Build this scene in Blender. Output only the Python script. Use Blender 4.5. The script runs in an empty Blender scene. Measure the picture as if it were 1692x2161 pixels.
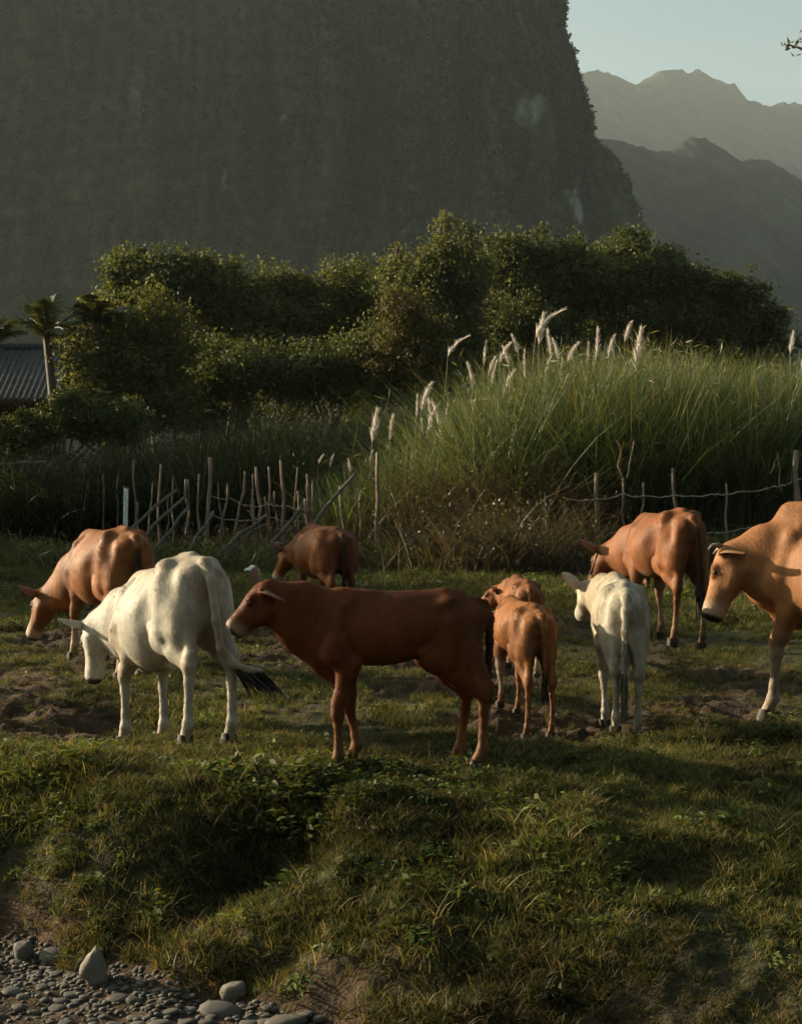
import bpy, math, random
import numpy as np
from mathutils import Vector, Matrix

sc = bpy.context.scene
COL = sc.collection
random.seed(7)
RNG = np.random.default_rng(7)
R = math.radians

# ------------------------------------------------------------------ camera
F_PX, W_PX, HZ = 3320.0, 1692.0, 957.0        # focal length, width and horizon row of the photograph in its pixels
EYE = 1.75
cam_d = bpy.data.cameras.new('camera'); cam = bpy.data.objects.new('camera', cam_d); COL.objects.link(cam)
cam.location = (0, 0, EYE); cam.rotation_euler = (R(90), 0, 0)
cam_d.sensor_fit = 'HORIZONTAL'; cam_d.sensor_width = 36; cam_d.lens = 36 * F_PX / W_PX
cam_d.shift_y = -(1080.5 - HZ) / W_PX
cam_d.clip_start = 0.1; cam_d.clip_end = 20000
sc.camera = cam

# ------------------------------------------------------------------ sky and sun
SUN_AZ, SUN_EL = 24.0, 16.0                    # degrees behind the picture plane (from the left), degrees above the horizon
sdir = Vector((-math.cos(R(SUN_AZ)) * math.cos(R(SUN_EL)), math.sin(R(SUN_AZ)) * math.cos(R(SUN_EL)), math.sin(R(SUN_EL))))
world = bpy.data.worlds.new('World'); sc.world = world; world.use_nodes = True
wn = world.node_tree; bg = wn.nodes['Background']
sky = wn.nodes.new('ShaderNodeTexSky'); sky.sky_type = 'NISHITA'; sky.sun_disc = False
sky.sun_elevation = R(SUN_EL); sky.sun_rotation = math.atan2(sdir.x, sdir.y)
sky.air_density = 1.0; sky.dust_density = 4.0; sky.ozone_density = 1.0
tintn = wn.nodes.new('ShaderNodeMix'); tintn.data_type = 'RGBA'; tintn.blend_type = 'MULTIPLY'; tintn.inputs[0].default_value = 1; tintn.inputs[7].default_value = (.97, 1.06, .90, 1)
wn.links.new(sky.outputs[0], tintn.inputs[6]); wn.links.new(tintn.outputs[2], bg.inputs[0]); bg.inputs[1].default_value = 0.062
sl = bpy.data.lights.new('sun', 'SUN'); sun = bpy.data.objects.new('sun', sl); COL.objects.link(sun)
sl.energy = 5.0; sl.angle = R(0.5); sl.color = (1.0, 0.83, 0.60)
sun.rotation_euler = (-sdir).to_track_quat('-Z', 'Y').to_euler(); sun.location = (-30, 10, 30)
vs = sc.view_settings; vs.view_transform = 'Standard'; vs.look = 'None'; vs.exposure = 1.5; vs.gamma = 1.0
vs.use_curve_mapping = False
cy = sc.cycles
cy.use_denoising = True; cy.denoiser = 'OPENIMAGEDENOISE'
cy.max_bounces = 6; cy.diffuse_bounces = 3; cy.glossy_bounces = 2; cy.transmission_bounces = 3; cy.transparent_max_bounces = 6
cy.volume_bounces = 0; cy.use_adaptive_sampling = True; cy.adaptive_threshold = 0.02
cy.sample_clamp_indirect = 4.0

# ------------------------------------------------------------------ small tools
def at(px, py, Y):
    """the point at distance Y behind a pixel of the photograph"""
    return np.array([(px - 846.0) / F_PX * Y, Y, EYE - (py - HZ) / F_PX * Y])

def smooth(a, b, x):
    t = np.clip((x - a) / (b - a), 0, 1); return t * t * (3 - 2 * t)

def _hash(ix, iy, iz, seed):
    h = (ix.astype(np.int64) * 374761393 + iy.astype(np.int64) * 668265263 + iz.astype(np.int64) * 2147483647 + seed * 1274126177) & 0xffffffff
    h = ((h ^ (h >> 13)) * 1274126177) & 0xffffffff
    return ((h ^ (h >> 16)) & 0xffff) / 65535.0

def vnoise(x, y, z=None, seed=0):
    x = np.asarray(x, float); y = np.asarray(y, float)
    z = np.zeros_like(x) if z is None else np.asarray(z, float)
    x, y, z = np.broadcast_arrays(x, y, z)
    xi, yi, zi = np.floor(x), np.floor(y), np.floor(z)
    fx, fy, fz = x - xi, y - yi, z - zi
    fx = fx * fx * (3 - 2 * fx); fy = fy * fy * (3 - 2 * fy); fz = fz * fz * (3 - 2 * fz)
    xi, yi, zi = xi.astype(np.int64), yi.astype(np.int64), zi.astype(np.int64)
    def h(a, b, c): return _hash(xi + a, yi + b, zi + c, seed)
    l = lambda a, b, t: a + (b - a) * t
    return 2 * l(l(l(h(0,0,0), h(1,0,0), fx), l(h(0,1,0), h(1,1,0), fx), fy),
                 l(l(h(0,0,1), h(1,0,1), fx), l(h(0,1,1), h(1,1,1), fx), fy), fz) - 1

def fbm(x, y, z=None, seed=0, oct=4):
    s = 0; a = 0.5; f = 1.0
    for o in range(oct):
        s = s + a * vnoise(np.asarray(x) * f, np.asarray(y) * f, None if z is None else np.asarray(z) * f, seed + o); a *= 0.5; f *= 2.03
    return s

def mesh_np(name, V, F, smooth_shade=False, colors=None, cname='tint'):
    """V (n,3); F list of int arrays, each (m,3) or (m,4)"""
    me = bpy.data.meshes.new(name)
    V = np.asarray(V, np.float32)
    if not isinstance(F, (list, tuple)): F = [F]
    F = [np.asarray(f, np.int32) for f in F if len(f)]
    me.vertices.add(len(V)); me.vertices.foreach_set('co', V.ravel())
    nl = sum(f.size for f in F); npoly = sum(len(f) for f in F)
    me.loops.add(nl); me.polygons.add(npoly)
    me.loops.foreach_set('vertex_index', np.concatenate([f.ravel() for f in F]))
    tot = np.concatenate([np.full(len(f), f.shape[1], np.int32) for f in F])
    st = np.concatenate([[0], np.cumsum(tot)[:-1]]).astype(np.int32)
    me.polygons.foreach_set('loop_start', st); me.polygons.foreach_set('loop_total', tot)
    if smooth_shade: me.polygons.foreach_set('use_smooth', np.ones(npoly, bool))
    me.update(calc_edges=True)
    if colors is not None:
        at_ = me.color_attributes.new(cname, 'FLOAT_COLOR', 'POINT')
        c = np.ones((len(V), 4), np.float32); c[:, :3] = colors
        at_.data.foreach_set('color', c.ravel())
    return me

def link(name, me, mat=None, parent=None, **props):
    o = bpy.data.objects.new(name, me); COL.objects.link(o)
    if mat is not None and me is not None:
        if len(me.materials) == 0: me.materials.append(mat)
    if parent is not None: o.parent = parent
    for k, v in props.items(): o[k] = v
    return o

class MB:
    """collects several shapes into one mesh"""
    def __init__(s): s.V = []; s.F3 = []; s.F4 = []; s.C = []; s.n = 0
    def add(s, V, F, col=None):
        V = np.asarray(V, float); F = np.asarray(F)
        (s.F3 if F.shape[1] == 3 else s.F4).append(F + s.n)
        s.V.append(V); s.n += len(V)
        c = np.ones((len(V), 3)) if col is None else np.broadcast_to(np.asarray(col, float), (len(V), 3))
        s.C.append(c)
    def mesh(s, name, smooth_shade=False, colors=True):
        F = []
        if s.F3: F.append(np.concatenate(s.F3))
        if s.F4: F.append(np.concatenate(s.F4))
        return mesh_np(name, np.concatenate(s.V), F, smooth_shade, np.concatenate(s.C) if colors else None)

def tube(P, Rr, n=7, cap=True, wob=0.0, seed=0):
    """swept tube through points P with radii Rr -> V, quads"""
    P = np.asarray(P, float); Rr = np.broadcast_to(np.asarray(Rr, float), (len(P),))
    T = np.gradient(P, axis=0); T /= np.linalg.norm(T, axis=1)[:, None] + 1e-9
    ref = np.array([0.0, 1.0, 0.0]) if abs(T[0, 1]) < 0.9 else np.array([1.0, 0, 0])
    V = []
    rs = np.random.default_rng(seed)
    for i in range(len(P)):
        u = np.cross(T[i], ref); u /= np.linalg.norm(u) + 1e-9; w = np.cross(T[i], u)
        a = np.arange(n) * 2 * math.pi / n
        r = Rr[i] * (1 + wob * rs.uniform(-1, 1, n))
        V.append(P[i] + np.outer(np.cos(a) * r, u) + np.outer(np.sin(a) * r, w))
    k = len(P)
    V = np.concatenate(V)
    F = [[i * n + j, i * n + (j + 1) % n, (i + 1) * n + (j + 1) % n, (i + 1) * n + j] for i in range(k - 1) for j in range(n)]
    if cap:
        V = np.concatenate([V, P[:1], P[-1:]])
        b, t = len(V) - 2, len(V) - 1
        for j in range(0, n):
            F.append([b, b, (j + 1) % n, j][0:1] + [(j + 1) % n, j, j][0:2] + [b])
            F.append([(k - 1) * n + j, (k - 1) * n + (j + 1) % n, t, t])
        F = [f for f in F if len(set(f)) == 4] + []
        F3 = [[b, (j + 1) % n, j] for j in range(n)] + [[(k - 1) * n + j, (k - 1) * n + (j + 1) % n, t] for j in range(n)]
        return V, np.array(F), np.array(F3)
    return V, np.array(F), None

def add_tube(mb, P, Rr, n=7, col=None, wob=0.0, seed=0):
    V, F4, F3 = tube(P, Rr, n, True, wob, seed)
    b = mb.n
    mb.add(V, F4, col)
    if F3 is not None: mb.F3.append(F3 + b)

def blades(base, dirv, length, width, bend, side=None, seg=3, rng=RNG, tip=0.08, bdir=None):
    """many grass blades at once -> V, quads.  base (n,3), dirv (n,3) unit, length, width, bend (n,)"""
    n = len(base)
    if bdir is None:
        a = rng.uniform(0, 2 * math.pi, n); bdir = np.stack([np.cos(a), np.sin(a), np.zeros(n)], 1)
    if side is None:
        a = rng.uniform(0, 2 * math.pi, n); side = np.stack([np.cos(a), np.sin(a), np.zeros(n)], 1)
    V = np.zeros((n, seg + 1, 2, 3))
    for k in range(seg + 1):
        t = k / seg
        c = base + dirv * (length * t)[:, None] + bdir * (bend * length * t * t)[:, None]
        c[:, 2] -= (np.abs(bend) * length * t * t * t * 0.45)
        w = (width * 0.5 * ((1 - t) ** 0.6 if t < 1 else tip))[:, None]
        V[:, k, 0] = c - side * w; V[:, k, 1] = c + side * w
    idx = np.arange(n)[:, None] * (2 * (seg + 1))
    F = []
    for k in range(seg):
        F.append(np.concatenate([idx + 2 * k, idx + 2 * k + 1, idx + 2 * k + 3, idx + 2 * k + 2], 1))
    return V.reshape(-1, 3), np.concatenate(F)

def leaf_quads(C, D, N, L, Wd):
    """rhombic leaves: centres C, length axes D, normals N"""
    S = np.cross(D, N); S /= np.linalg.norm(S, axis=1)[:, None] + 1e-9
    Nn = np.cross(S, D)
    n = len(C); V = np.zeros((n, 4, 3))
    V[:, 0] = C - D * (L * .5)[:, None]; V[:, 1] = C + S * (Wd * .5)[:, None] + Nn * (Wd * .12)[:, None] - D * (L * .05)[:, None]
    V[:, 2] = C + D * (L * .5)[:, None] - Nn * (L * .12)[:, None]; V[:, 3] = C - S * (Wd * .5)[:, None] + Nn * (Wd * .12)[:, None] - D * (L * .05)[:, None]
    F = np.arange(n)[:, None] * 4 + np.array([[0, 1, 2, 3]])
    return V.reshape(-1, 3), F

def unit(v):
    v = np.asarray(v, float); return v / (np.linalg.norm(v, axis=-1, keepdims=True) + 1e-9)

# ------------------------------------------------------------------ materials
def mat_new(name):
    m = bpy.data.materials.new(name); m.use_nodes = True
    nt = m.node_tree; nt.nodes.clear()
    out = nt.nodes.new('ShaderNodeOutputMaterial')
    return m, nt, out

def nd(nt, typ, **kw):
    n = nt.nodes.new(typ)
    for k, v in kw.items():
        if k.startswith('i_'):
            key = k[2:]; key = int(key) if key.isdigit() else key
            n.inputs[key].default_value = v
        else: setattr(n, k, v)
    return n

def ramp(nt, stops):
    n = nt.nodes.new('ShaderNodeValToRGB'); e = n.color_ramp.elements
    while len(e) < len(stops): e.new(0.5)
    for el, (p, c) in zip(e, stops): el.position = p; el.color = (*c, 1)
    return n

def mat_foliage(name, trans=0.35, rough=0.5, spec=0.25, attr='tint', vary=0.5, scale=1.0, gain=1.0, instancer=False, tcol=(1.25, 1.2, 0.5)):
    """leaf material: colour from the per-leaf tint, diffuse and translucent"""
    m, nt, out = mat_new(name)
    a = nd(nt, 'ShaderNodeAttribute', attribute_name=attr)
    col = a.outputs['Color']
    if instancer:
        b = nd(nt, 'ShaderNodeAttribute', attribute_name='gtint'); b.attribute_type = 'INSTANCER'
        mx = nd(nt, 'ShaderNodeMix', data_type='RGBA', blend_type='MULTIPLY'); mx.inputs[0].default_value = 1
        nt.links.new(col, mx.inputs[6]); nt.links.new(b.outputs['Color'], mx.inputs[7]); col = mx.outputs[2]
    p = nd(nt, 'ShaderNodeBsdfPrincipled'); p.inputs['Roughness'].default_value = rough; p.inputs['Specular IOR Level'].default_value = spec
    t = nd(nt, 'ShaderNodeBsdfTranslucent')
    g = nd(nt, 'ShaderNodeMix', data_type='RGBA', blend_type='MULTIPLY'); g.inputs[0].default_value = 1; g.inputs[7].default_value = (*tcol, 1)
    nt.links.new(col, g.inputs[6]); nt.links.new(g.outputs[2], t.inputs[0]); nt.links.new(col, p.inputs['Base Color'])
    mix = nd(nt, 'ShaderNodeMixShader'); mix.inputs[0].default_value = trans
    nt.links.new(p.outputs[0], mix.inputs[1]); nt.links.new(t.outputs[0], mix.inputs[2]); nt.links.new(mix.outputs[0], out.inputs[0])
    return m

def mat_bark(name, c1, c2, scale=6.0, bump=0.4, rough=0.85, stretch=(1, 1, .2)):
    m, nt, out = mat_new(name)
    tc = nd(nt, 'ShaderNodeTexCoord'); mp = nd(nt, 'ShaderNodeMapping'); mp.inputs['Scale'].default_value = stretch
    nz = nd(nt, 'ShaderNodeTexNoise', i_Scale=scale * 5, i_Detail=6.0)
    nt.links.new(tc.outputs['Object'], mp.inputs[0]); nt.links.new(mp.outputs[0], nz.inputs['Vector'])
    r = ramp(nt, [(.3, c1), (.7, c2)]); nt.links.new(nz.outputs[0], r.inputs[0])
    p = nd(nt, 'ShaderNodeBsdfPrincipled'); p.inputs['Roughness'].default_value = rough
    nt.links.new(r.outputs[0], p.inputs['Base Color'])
    b = nd(nt, 'ShaderNodeBump', i_Strength=bump, i_Distance=0.02); nt.links.new(nz.outputs[0], b.inputs['Height']); nt.links.new(b.outputs[0], p.inputs['Normal'])
    nt.links.new(p.outputs[0], out.inputs[0])
    return m
# ------------------------------------------------------------------ ground
def toe_y(x): return np.interp(x, [-6, -1.95, -1.05, -0.38, 0.5, 1.5, 3, 6], [8.2, 7.63, 7.0, 6.49, 5.9, 5.35, 4.9, 4.2])
def lip_y(x): return np.interp(x, [-6, -2.2, -1.3, -0.5, 0.2, 1.0, 2.2, 6], [9.6, 8.95, 8.75, 8.35, 8.25, 8.3, 8.5, 8.8])

def g2(x, y, cx, cy_, rx, ry): return np.exp(-(((x - cx) / rx) ** 2 + ((y - cy_) / ry) ** 2))

def soil_mask(x, y):
    """churned bare earth among the grazing cattle"""
    m = smooth(9.2, 9.9, y + 0.35 * fbm(x * 1.1, y * 1.1, seed=31)) * (1 - smooth(14.5, 19, y))
    m = m * (1 - 0.6 * smooth(1.4, 3.0, x + 0.5 * fbm(x * .8, y * .8, seed=33)))
    return np.clip(m * (0.72 + 1.9 * fbm(x * 1.3, y * 1.3, seed=35)), 0, 1)

def ground_z(x, y):
    x = np.asarray(x, float); y = np.asarray(y, float)
    yt, yl = toe_y(x), lip_y(x)
    t = np.clip((y - yt) / (yl - yt), 0, 1)
    S = 1 - (1 - t) ** 1.75
    z = -0.62 * (1 - S) - 0.03 * np.clip(yt - y, 0, 9)
    bank = smooth(-0.1, 0.1, t) * (1 - smooth(1.0, 1.5, (y - yt) / (yl - yt)))
    z = z + 0.13 * g2(x, y, -1.42, 8.0, .42, .38) - 0.27 * g2(x, y, -0.72, 7.62, .40, .30) + 0.10 * g2(x, y, -0.18, 7.75, .28, .30)
    z = z - 0.12 * g2(x, y, -0.62, 6.95, .22, .16) + 0.07 * g2(x, y, -1.0, 7.1, .2, .2)
    z = z - 0.07 * g2(x, y, 1.15, 7.0, .30, .12) + 0.07 * g2(x, y, 1.0, 7.35, .35, .2) - 0.06 * g2(x, y, 1.9, 6.9, .4, .15) - .06 * g2(x, y, .3, 6.5, .35, .15)
    z = z + bank * (0.075 * fbm(x * 2.2, y * 2.2, seed=3) + 0.05 * fbm(x * 7, y * 7, seed=4, oct=3))
    pl = smooth(0.95, 1.3, (y - yt) / (yl - yt)) * (1 - smooth(40, 90, y))
    z = z + pl * 0.05 * fbm(x * .7, y * .7, seed=5)
    s = soil_mask(x, y)
    z = z + s * (0.13 * fbm(x * 3.0, y * 3.4, seed=6, oct=4) + 0.09 * np.abs(fbm(x * 8, y * 9, seed=8, oct=3)) - .04)
    z = z - 0.19 * g2(x, y, -1.78, 10.45, .62, .62)                 # hollow under the forefeet of the white cow
    z = z + 0.02 * pl * (1 - s) * fbm(x * 5, y * 5, seed=9)
    # earth bank that carries the tall grass
    z = z + 1.25 * smooth(25.8, 30.5, y - 0.25 * np.clip(3 - x, 0, 6)) * smooth(-1.6, 3.5, x) * (1 - smooth(44, 60, y))
    return z

xs_n = np.linspace(-3.2, 3.2, 330)
def ray_grid():
    # fan-shaped grid: rows by distance, columns by bearing, so that the mesh is fine where it shows large
    ys = np.concatenate([3.0 - np.geomspace(900, .5, 22), np.linspace(3.0, 9.6, 240), 9.6 + (np.linspace(0, 1, 240) ** 1.6) * 20, np.geomspace(30.2, 9000, 70)])
    tx = np.concatenate([-np.geomspace(5.0, .34, 25)[:-1], np.linspace(-.34, .34, 260), np.geomspace(.34, 5.0, 25)[1:]])
    Yg, Tg = np.meshgrid(ys, tx, indexing='ij')
    Xg = Tg * np.where(Yg > 3, Yg, 6 - Yg)
    return Xg, Yg
Xg, Yg = ray_grid()
Zg = ground_z(Xg, Yg)
far = smooth(400, 3000, Yg); Zg = Zg - far * 0.5
V = np.stack([Xg, Yg, Zg], -1).reshape(-1, 3)
nr, nc = Xg.shape
idx = np.arange(nr * nc).reshape(nr, nc)
Fq = np.stack([idx[:-1, :-1], idx[:-1, 1:], idx[1:, 1:], idx[1:, :-1]], -1).reshape(-1, 4)
sm = soil_mask(Xg, Yg).ravel()
toe = np.clip(1 - smooth(0, .45, (Yg - toe_y(Xg)) / (lip_y(Xg) - toe_y(Xg))), 0, 1).ravel()
m, nt, out = mat_new('earth')
tc = nd(nt, 'ShaderNodeTexCoord')
n1 = nd(nt, 'ShaderNodeTexNoise', i_Scale=9.0, i_Detail=8.0, i_Roughness=.7); nt.links.new(tc.outputs['Object'], n1.inputs['Vector'])
n2 = nd(nt, 'ShaderNodeTexNoise', i_Scale=60.0, i_Detail=5.0); nt.links.new(tc.outputs['Object'], n2.inputs['Vector'])
n3 = nd(nt, 'ShaderNodeTexNoise', i_Scale=0.6, i_Detail=5.0); nt.links.new(tc.outputs['Object'], n3.inputs['Vector'])
rs_ = ramp(nt, [(.25, (.016, .011, .007)), (.5, (.050, .032, .018)), (.78, (.14, .090, .052))]); nt.links.new(n1.outputs[0], rs_.inputs[0])
rg_ = ramp(nt, [(.3, (.014, .018, .007)), (.55, (.040, .045, .016)), (.8, (.075, .068, .030))]); nt.links.new(n2.outputs[0], rg_.inputs[0])
aa = nd(nt, 'ShaderNodeAttribute', attribute_name='tint')
sep = nd(nt, 'ShaderNodeSeparateColor'); nt.links.new(aa.outputs['Color'], sep.inputs[0])
mx = nd(nt, 'ShaderNodeMix', data_type='RGBA'); nt.links.new(sep.outputs[0], mx.inputs[0]); nt.links.new(rg_.outputs[0], mx.inputs[6]); nt.links.new(rs_.outputs[0], mx.inputs[7])
p = nd(nt, 'ShaderNodeBsdfPrincipled'); p.inputs['Roughness'].default_value = .95; p.inputs['Specular IOR Level'].default_value = .15
nt.links.new(mx.outputs[2], p.inputs['Base Color'])
ad = nd(nt, 'ShaderNodeMath', operation='ADD'); nt.links.new(n1.outputs[0], ad.inputs[0]); nt.links.new(n2.outputs[0], ad.inputs[1])
bp = nd(nt, 'ShaderNodeBump', i_Strength=.8, i_Distance=.03); nt.links.new(ad.outputs[0], bp.inputs['Height']); nt.links.new(bp.outputs[0], p.inputs['Normal'])
nt.links.new(p.outputs[0], out.inputs[0])
MAT_EARTH = m
gc = np.stack([np.clip(sm * 1.3 + toe * 1.1, 0, 1), toe, sm], 1)
ground = link('ground', mesh_np('ground', V, Fq, True, gc), MAT_EARTH, kind='structure', label='grazed pasture with a grassy bank dropping to a stony riverbed')

# ------------------------------------------------------------------ mountains
def mat_mountain(name, forest1, forest2, rock, rock_amt, sc1):
    m, nt, out = mat_new(name)
    tc = nd(nt, 'ShaderNodeTexCoord')
    mp = nd(nt, 'ShaderNodeMapping'); mp.inputs['Scale'].default_value = (1, 1, .35); nt.links.new(tc.outputs['Object'], mp.inputs[0])
    nz = nd(nt, 'ShaderNodeTexNoise', i_Scale=sc1, i_Detail=9.0, i_Roughness=.65); nt.links.new(mp.outputs[0], nz.inputs['Vector'])
    nz2 = nd(nt, 'ShaderNodeTexNoise', i_Scale=sc1 * 14, i_Detail=6.0, i_Roughness=.7); nt.links.new(tc.outputs['Object'], nz2.inputs['Vector'])
    rf = ramp(nt, [(.3, forest1), (.7, forest2)]); nt.links.new(nz2.outputs[0], rf.inputs[0])
    rm = ramp(nt, [(rock_amt, (0, 0, 0)), (rock_amt + .10, (.6, .6, .6))]); nt.links.new(nz.outputs[0], rm.inputs[0])
    mx = nd(nt, 'ShaderNodeMix', data_type='RGBA'); nt.links.new(rm.outputs[0], mx.inputs[0]); nt.links.new(rf.outputs[0], mx.inputs[6]); mx.inputs[7].default_value = (*rock, 1)
    p = nd(nt, 'ShaderNodeBsdfPrincipled'); p.inputs['Roughness'].default_value = 1.0; p.inputs['Specular IOR Level'].default_value = 0
    ra = nd(nt, 'ShaderNodeAttribute', attribute_name='rock')
    mu = nd(nt, 'ShaderNodeMath', operation='MULTIPLY'); nt.links.new(ra.outputs['Fac'], mu.inputs[0]); nt.links.new(nz2.outputs[0], mu.inputs[1])
    mp3 = nd(nt, 'ShaderNodeMapping'); mp3.inputs['Scale'].default_value = (1, 1, .16); nt.links.new(tc.outputs['Object'], mp3.inputs[0])
    nz3 = nd(nt, 'ShaderNodeTexNoise', i_Scale=sc1 * 22, i_Detail=8.0, i_Roughness=.75); nt.links.new(mp3.outputs[0], nz3.inputs['Vector'])
    nt.links.new(nz3.outputs[0], mu.inputs[1])
    rk = ramp(nt, [(.16, (0, 0, 0)), (.42, (.70, .70, .70))]); nt.links.new(mu.outputs[0], rk.inputs[0])
    mr = nd(nt, 'ShaderNodeMix', data_type='RGBA'); nt.links.new(rk.outputs[0], mr.inputs[0]); nt.links.new(mx.outputs[2], mr.inputs[6]); mr.inputs[7].default_value = (.36, .36, .33, 1)
    mp4 = nd(nt, 'ShaderNodeMapping'); mp4.inputs['Scale'].default_value = (1, 1, .07); nt.links.new(tc.outputs['Object'], mp4.inputs[0])
    nz4 = nd(nt, 'ShaderNodeTexNoise', i_Scale=sc1 * 5, i_Detail=6.0, i_Roughness=.6); nt.links.new(mp4.outputs[0], nz4.inputs['Vector'])
    rs4 = ramp(nt, [(.32, (.45, .45, .45)), (.68, (1.7, 1.7, 1.65))]); nt.links.new(nz4.outputs[0], rs4.inputs[0])
    ms = nd(nt, 'ShaderNodeMix', data_type='RGBA', blend_type='MULTIPLY'); ms.inputs[0].default_value = 1; nt.links.new(mr.outputs[2], ms.inputs[6]); nt.links.new(rs4.outputs[0], ms.inputs[7])
    nt.links.new(ms.outputs[2], p.inputs['Base Color'])
    b = nd(nt, 'ShaderNodeBump', i_Strength=.6, i_Distance=2.5); nt.links.new(nz2.outputs[0], b.inputs['Height']); nt.links.new(b.outputs[0], p.inputs['Normal'])
    nt.links.new(p.outputs[0], out.inputs[0])
    return m
MAT_CLIFF = mat_mountain('cliff_forest', (.012, .017, .007), (.060, .066, .032), (.22, .22, .20), .56, .013)
MAT_RIDGE = mat_mountain('ridge_forest', (.014, .018, .013), (.036, .040, .032), (.09, .09, .085), .64, .006)

# the limestone tower: stacked rings, its near face turned a little away from the sun
MAT_CANOPY = mat_foliage('mountain_trees', trans=.1, rough=.9, spec=.0)
def tower(label, sil, CY, xl, dep3, bares, seed, nleaf):
    zs_ = np.array([at(a, b, CY)[2] for a, b in sil]); xr_ = np.array([at(a, b, CY)[0] for a, b in sil])
    zz = np.concatenate([np.linspace(-6, 225, 190), np.linspace(226, zs_[-1], 40)]) if zs_[-1] > 230 else np.linspace(-6, zs_[-1], 120)
    xr = np.interp(zz, zs_, xr_)
    x_left = np.interp(zz, [0, zs_[-1] * .6, zs_[-1]], xl)
    NA = 620
    th = np.linspace(0, 2 * math.pi, NA, endpoint=False); th = th + .675 * np.sin(th + math.pi / 2)
    cs, sn = np.cos(th), np.sin(th)
    e = 2 / 3.2
    rx = np.sign(cs) * np.abs(cs) ** e; ry = np.sign(sn) * np.abs(sn) ** e
    cx = (xr + x_left) / 2; hw = (xr - x_left) / 2
    dep = np.interp(zz, [0, zs_[-1] * .6, zs_[-1]], dep3)
    X = cx[:, None] + hw[:, None] * rx[None]; Yc = CY + dep[:, None] * ry[None] + (X - xr[:, None]) * 0.22
    Z = np.repeat(zz[:, None], NA, 1)
    nx, ny = rx[None] * np.ones_like(X), ry[None] * np.ones_like(X)
    nl = np.sqrt(nx ** 2 + ny ** 2); nx, ny = nx / nl, ny / nl
    small = 4.0 * fbm(X / 14, Z / 17, Yc / 14, seed=seed + 4, oct=5) + 2.2 * vnoise(X / 2.6, Z / 2.6, Yc / 2.6, seed=seed + 7)
    dsp = 26 * fbm(X / 95, Z / 140, Yc / 95, seed=seed, oct=4) + small + 6 * np.abs(fbm(X / 30, Z / 90, Yc / 30, seed=seed + 2))
    edge = smooth(.75, 1.0, cs[None] * np.ones_like(X))
    dsp = dsp * (1 - edge) + edge * (small - 1.0)
    X = X + nx * dsp; Yc = Yc + ny * dsp; Z = Z + 2.0 * vnoise(X / 6, Z / 6, Yc / 6, seed=seed + 8)
    V = np.stack([X, Yc, Z], -1).reshape(-1, 3)
    idx = np.arange(len(zz) * NA).reshape(len(zz), NA); nxt = np.roll(idx, -1, 1)
    Fq = np.stack([idx[:-1], nxt[:-1], nxt[1:], idx[1:]], -1).reshape(-1, 4)
    V = np.concatenate([V, [[V[idx[-1], 0].mean(), V[idx[-1], 1].mean(), V[idx[-1], 2].max()]]])
    F3 = np.stack([idx[-1], nxt[-1], np.full(NA, len(V) - 1)], -1)
    pxv = 846 + V[:, 0] / V[:, 1] * F_PX; pyv = HZ - (V[:, 2] - EYE) / V[:, 1] * F_PX
    bare = np.zeros(len(V))
    for (bx, by, bw, bh, ba) in bares:
        bare = np.maximum(bare, ba * np.exp(-((pxv - bx - (pyv - by) * .05) / bw) ** 2 - ((pyv - by) / bh) ** 2))
    bare = np.clip(bare * (1.0 + 2.2 * fbm(V[:, 0] / 9, V[:, 2] / 26, V[:, 1] / 9, seed=seed + 10)), 0, 1) * (V[:, 1] < CY + 60)
    o = link('mountain', mesh_np('mountain', V, [Fq, F3], True, np.repeat(bare[:, None], 3, 1), 'rock'), MAT_CLIFF, kind='structure', label=label)
    # trees clinging to the rock, thinner where it is bare
    rg = np.random.default_rng(seed)
    vis = np.where((pxv > -60) & (pxv < 1420) & (pyv > -40) & (pyv < 720) & (V[:, 1] < CY + 60))[0]
    cov = fbm(V[vis, 0] / 12, V[vis, 2] / 20, V[vis, 1] / 12, seed=seed + 12)
    keep = vis[(bare[vis] < .30) & (cov > -.20)]
    k = rg.choice(keep, nleaf); n = nleaf
    C = V[k] + rg.normal(0, .7, (n, 3)); C[:, 1] -= rg.uniform(0, 1.6, n)
    Vl, Fl = leaf_quads(C, unit(rg.normal(0, 1, (n, 3))), unit(rg.normal(0, 1, (n, 3)) + np.array([.1, -.8, .6])), rg.uniform(.7, 2.3, n), rg.uniform(.6, 1.8, n))
    cl = np.array([.036, .044, .020]) * (rg.uniform(.4, 1.7, n) * np.clip(1 + .8 * fbm(C[:, 0] / 7, C[:, 2] / 7, C[:, 1] / 7, seed=seed + 13) + 1.3 * fbm(C[:, 0] / 22, C[:, 2] / 160, C[:, 1] / 22, seed=seed + 14), .2, 3))[:, None]
    link('canopy', mesh_np('canopy', Vl, Fl, False, np.repeat(np.clip(cl, .004, 1), 4, 0)), MAT_CANOPY, o, kind='stuff')
tower('huge dark forested limestone cliff in shade, filling the upper left', [(1236, 957), (1236, 470), (1234, 300), (1226, 230), (1204, 160), (1180, 105), (1184, 50), (1172, 0), (1150, -90), (1120, -200), (1040, -330), (900, -450), (700, -540)], 760.0, [-520, -470, -120], [150, 120, 40],
      [(1206, 370, 17, 90, 1.0), (1120, 235, 40, 50, .55), (1175, 300, 30, 50, .55), (600, 240, 14, 40, .36), (480, 390, 18, 60, .36), (1220, 440, 9, 36, 1.0)], 51, 46000)
tower('dark wooded shoulder stepping down at the right foot of the cliff', [(1362, 957), (1358, 600), (1352, 520), (1340, 450), (1318, 400), (1280, 350), (1240, 300), (1190, 268), (1100, 250)], 800.0, [-60, 0, 20], [70, 60, 20], [(1260, 420, 8, 60, .3)], 151, 9000)
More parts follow.
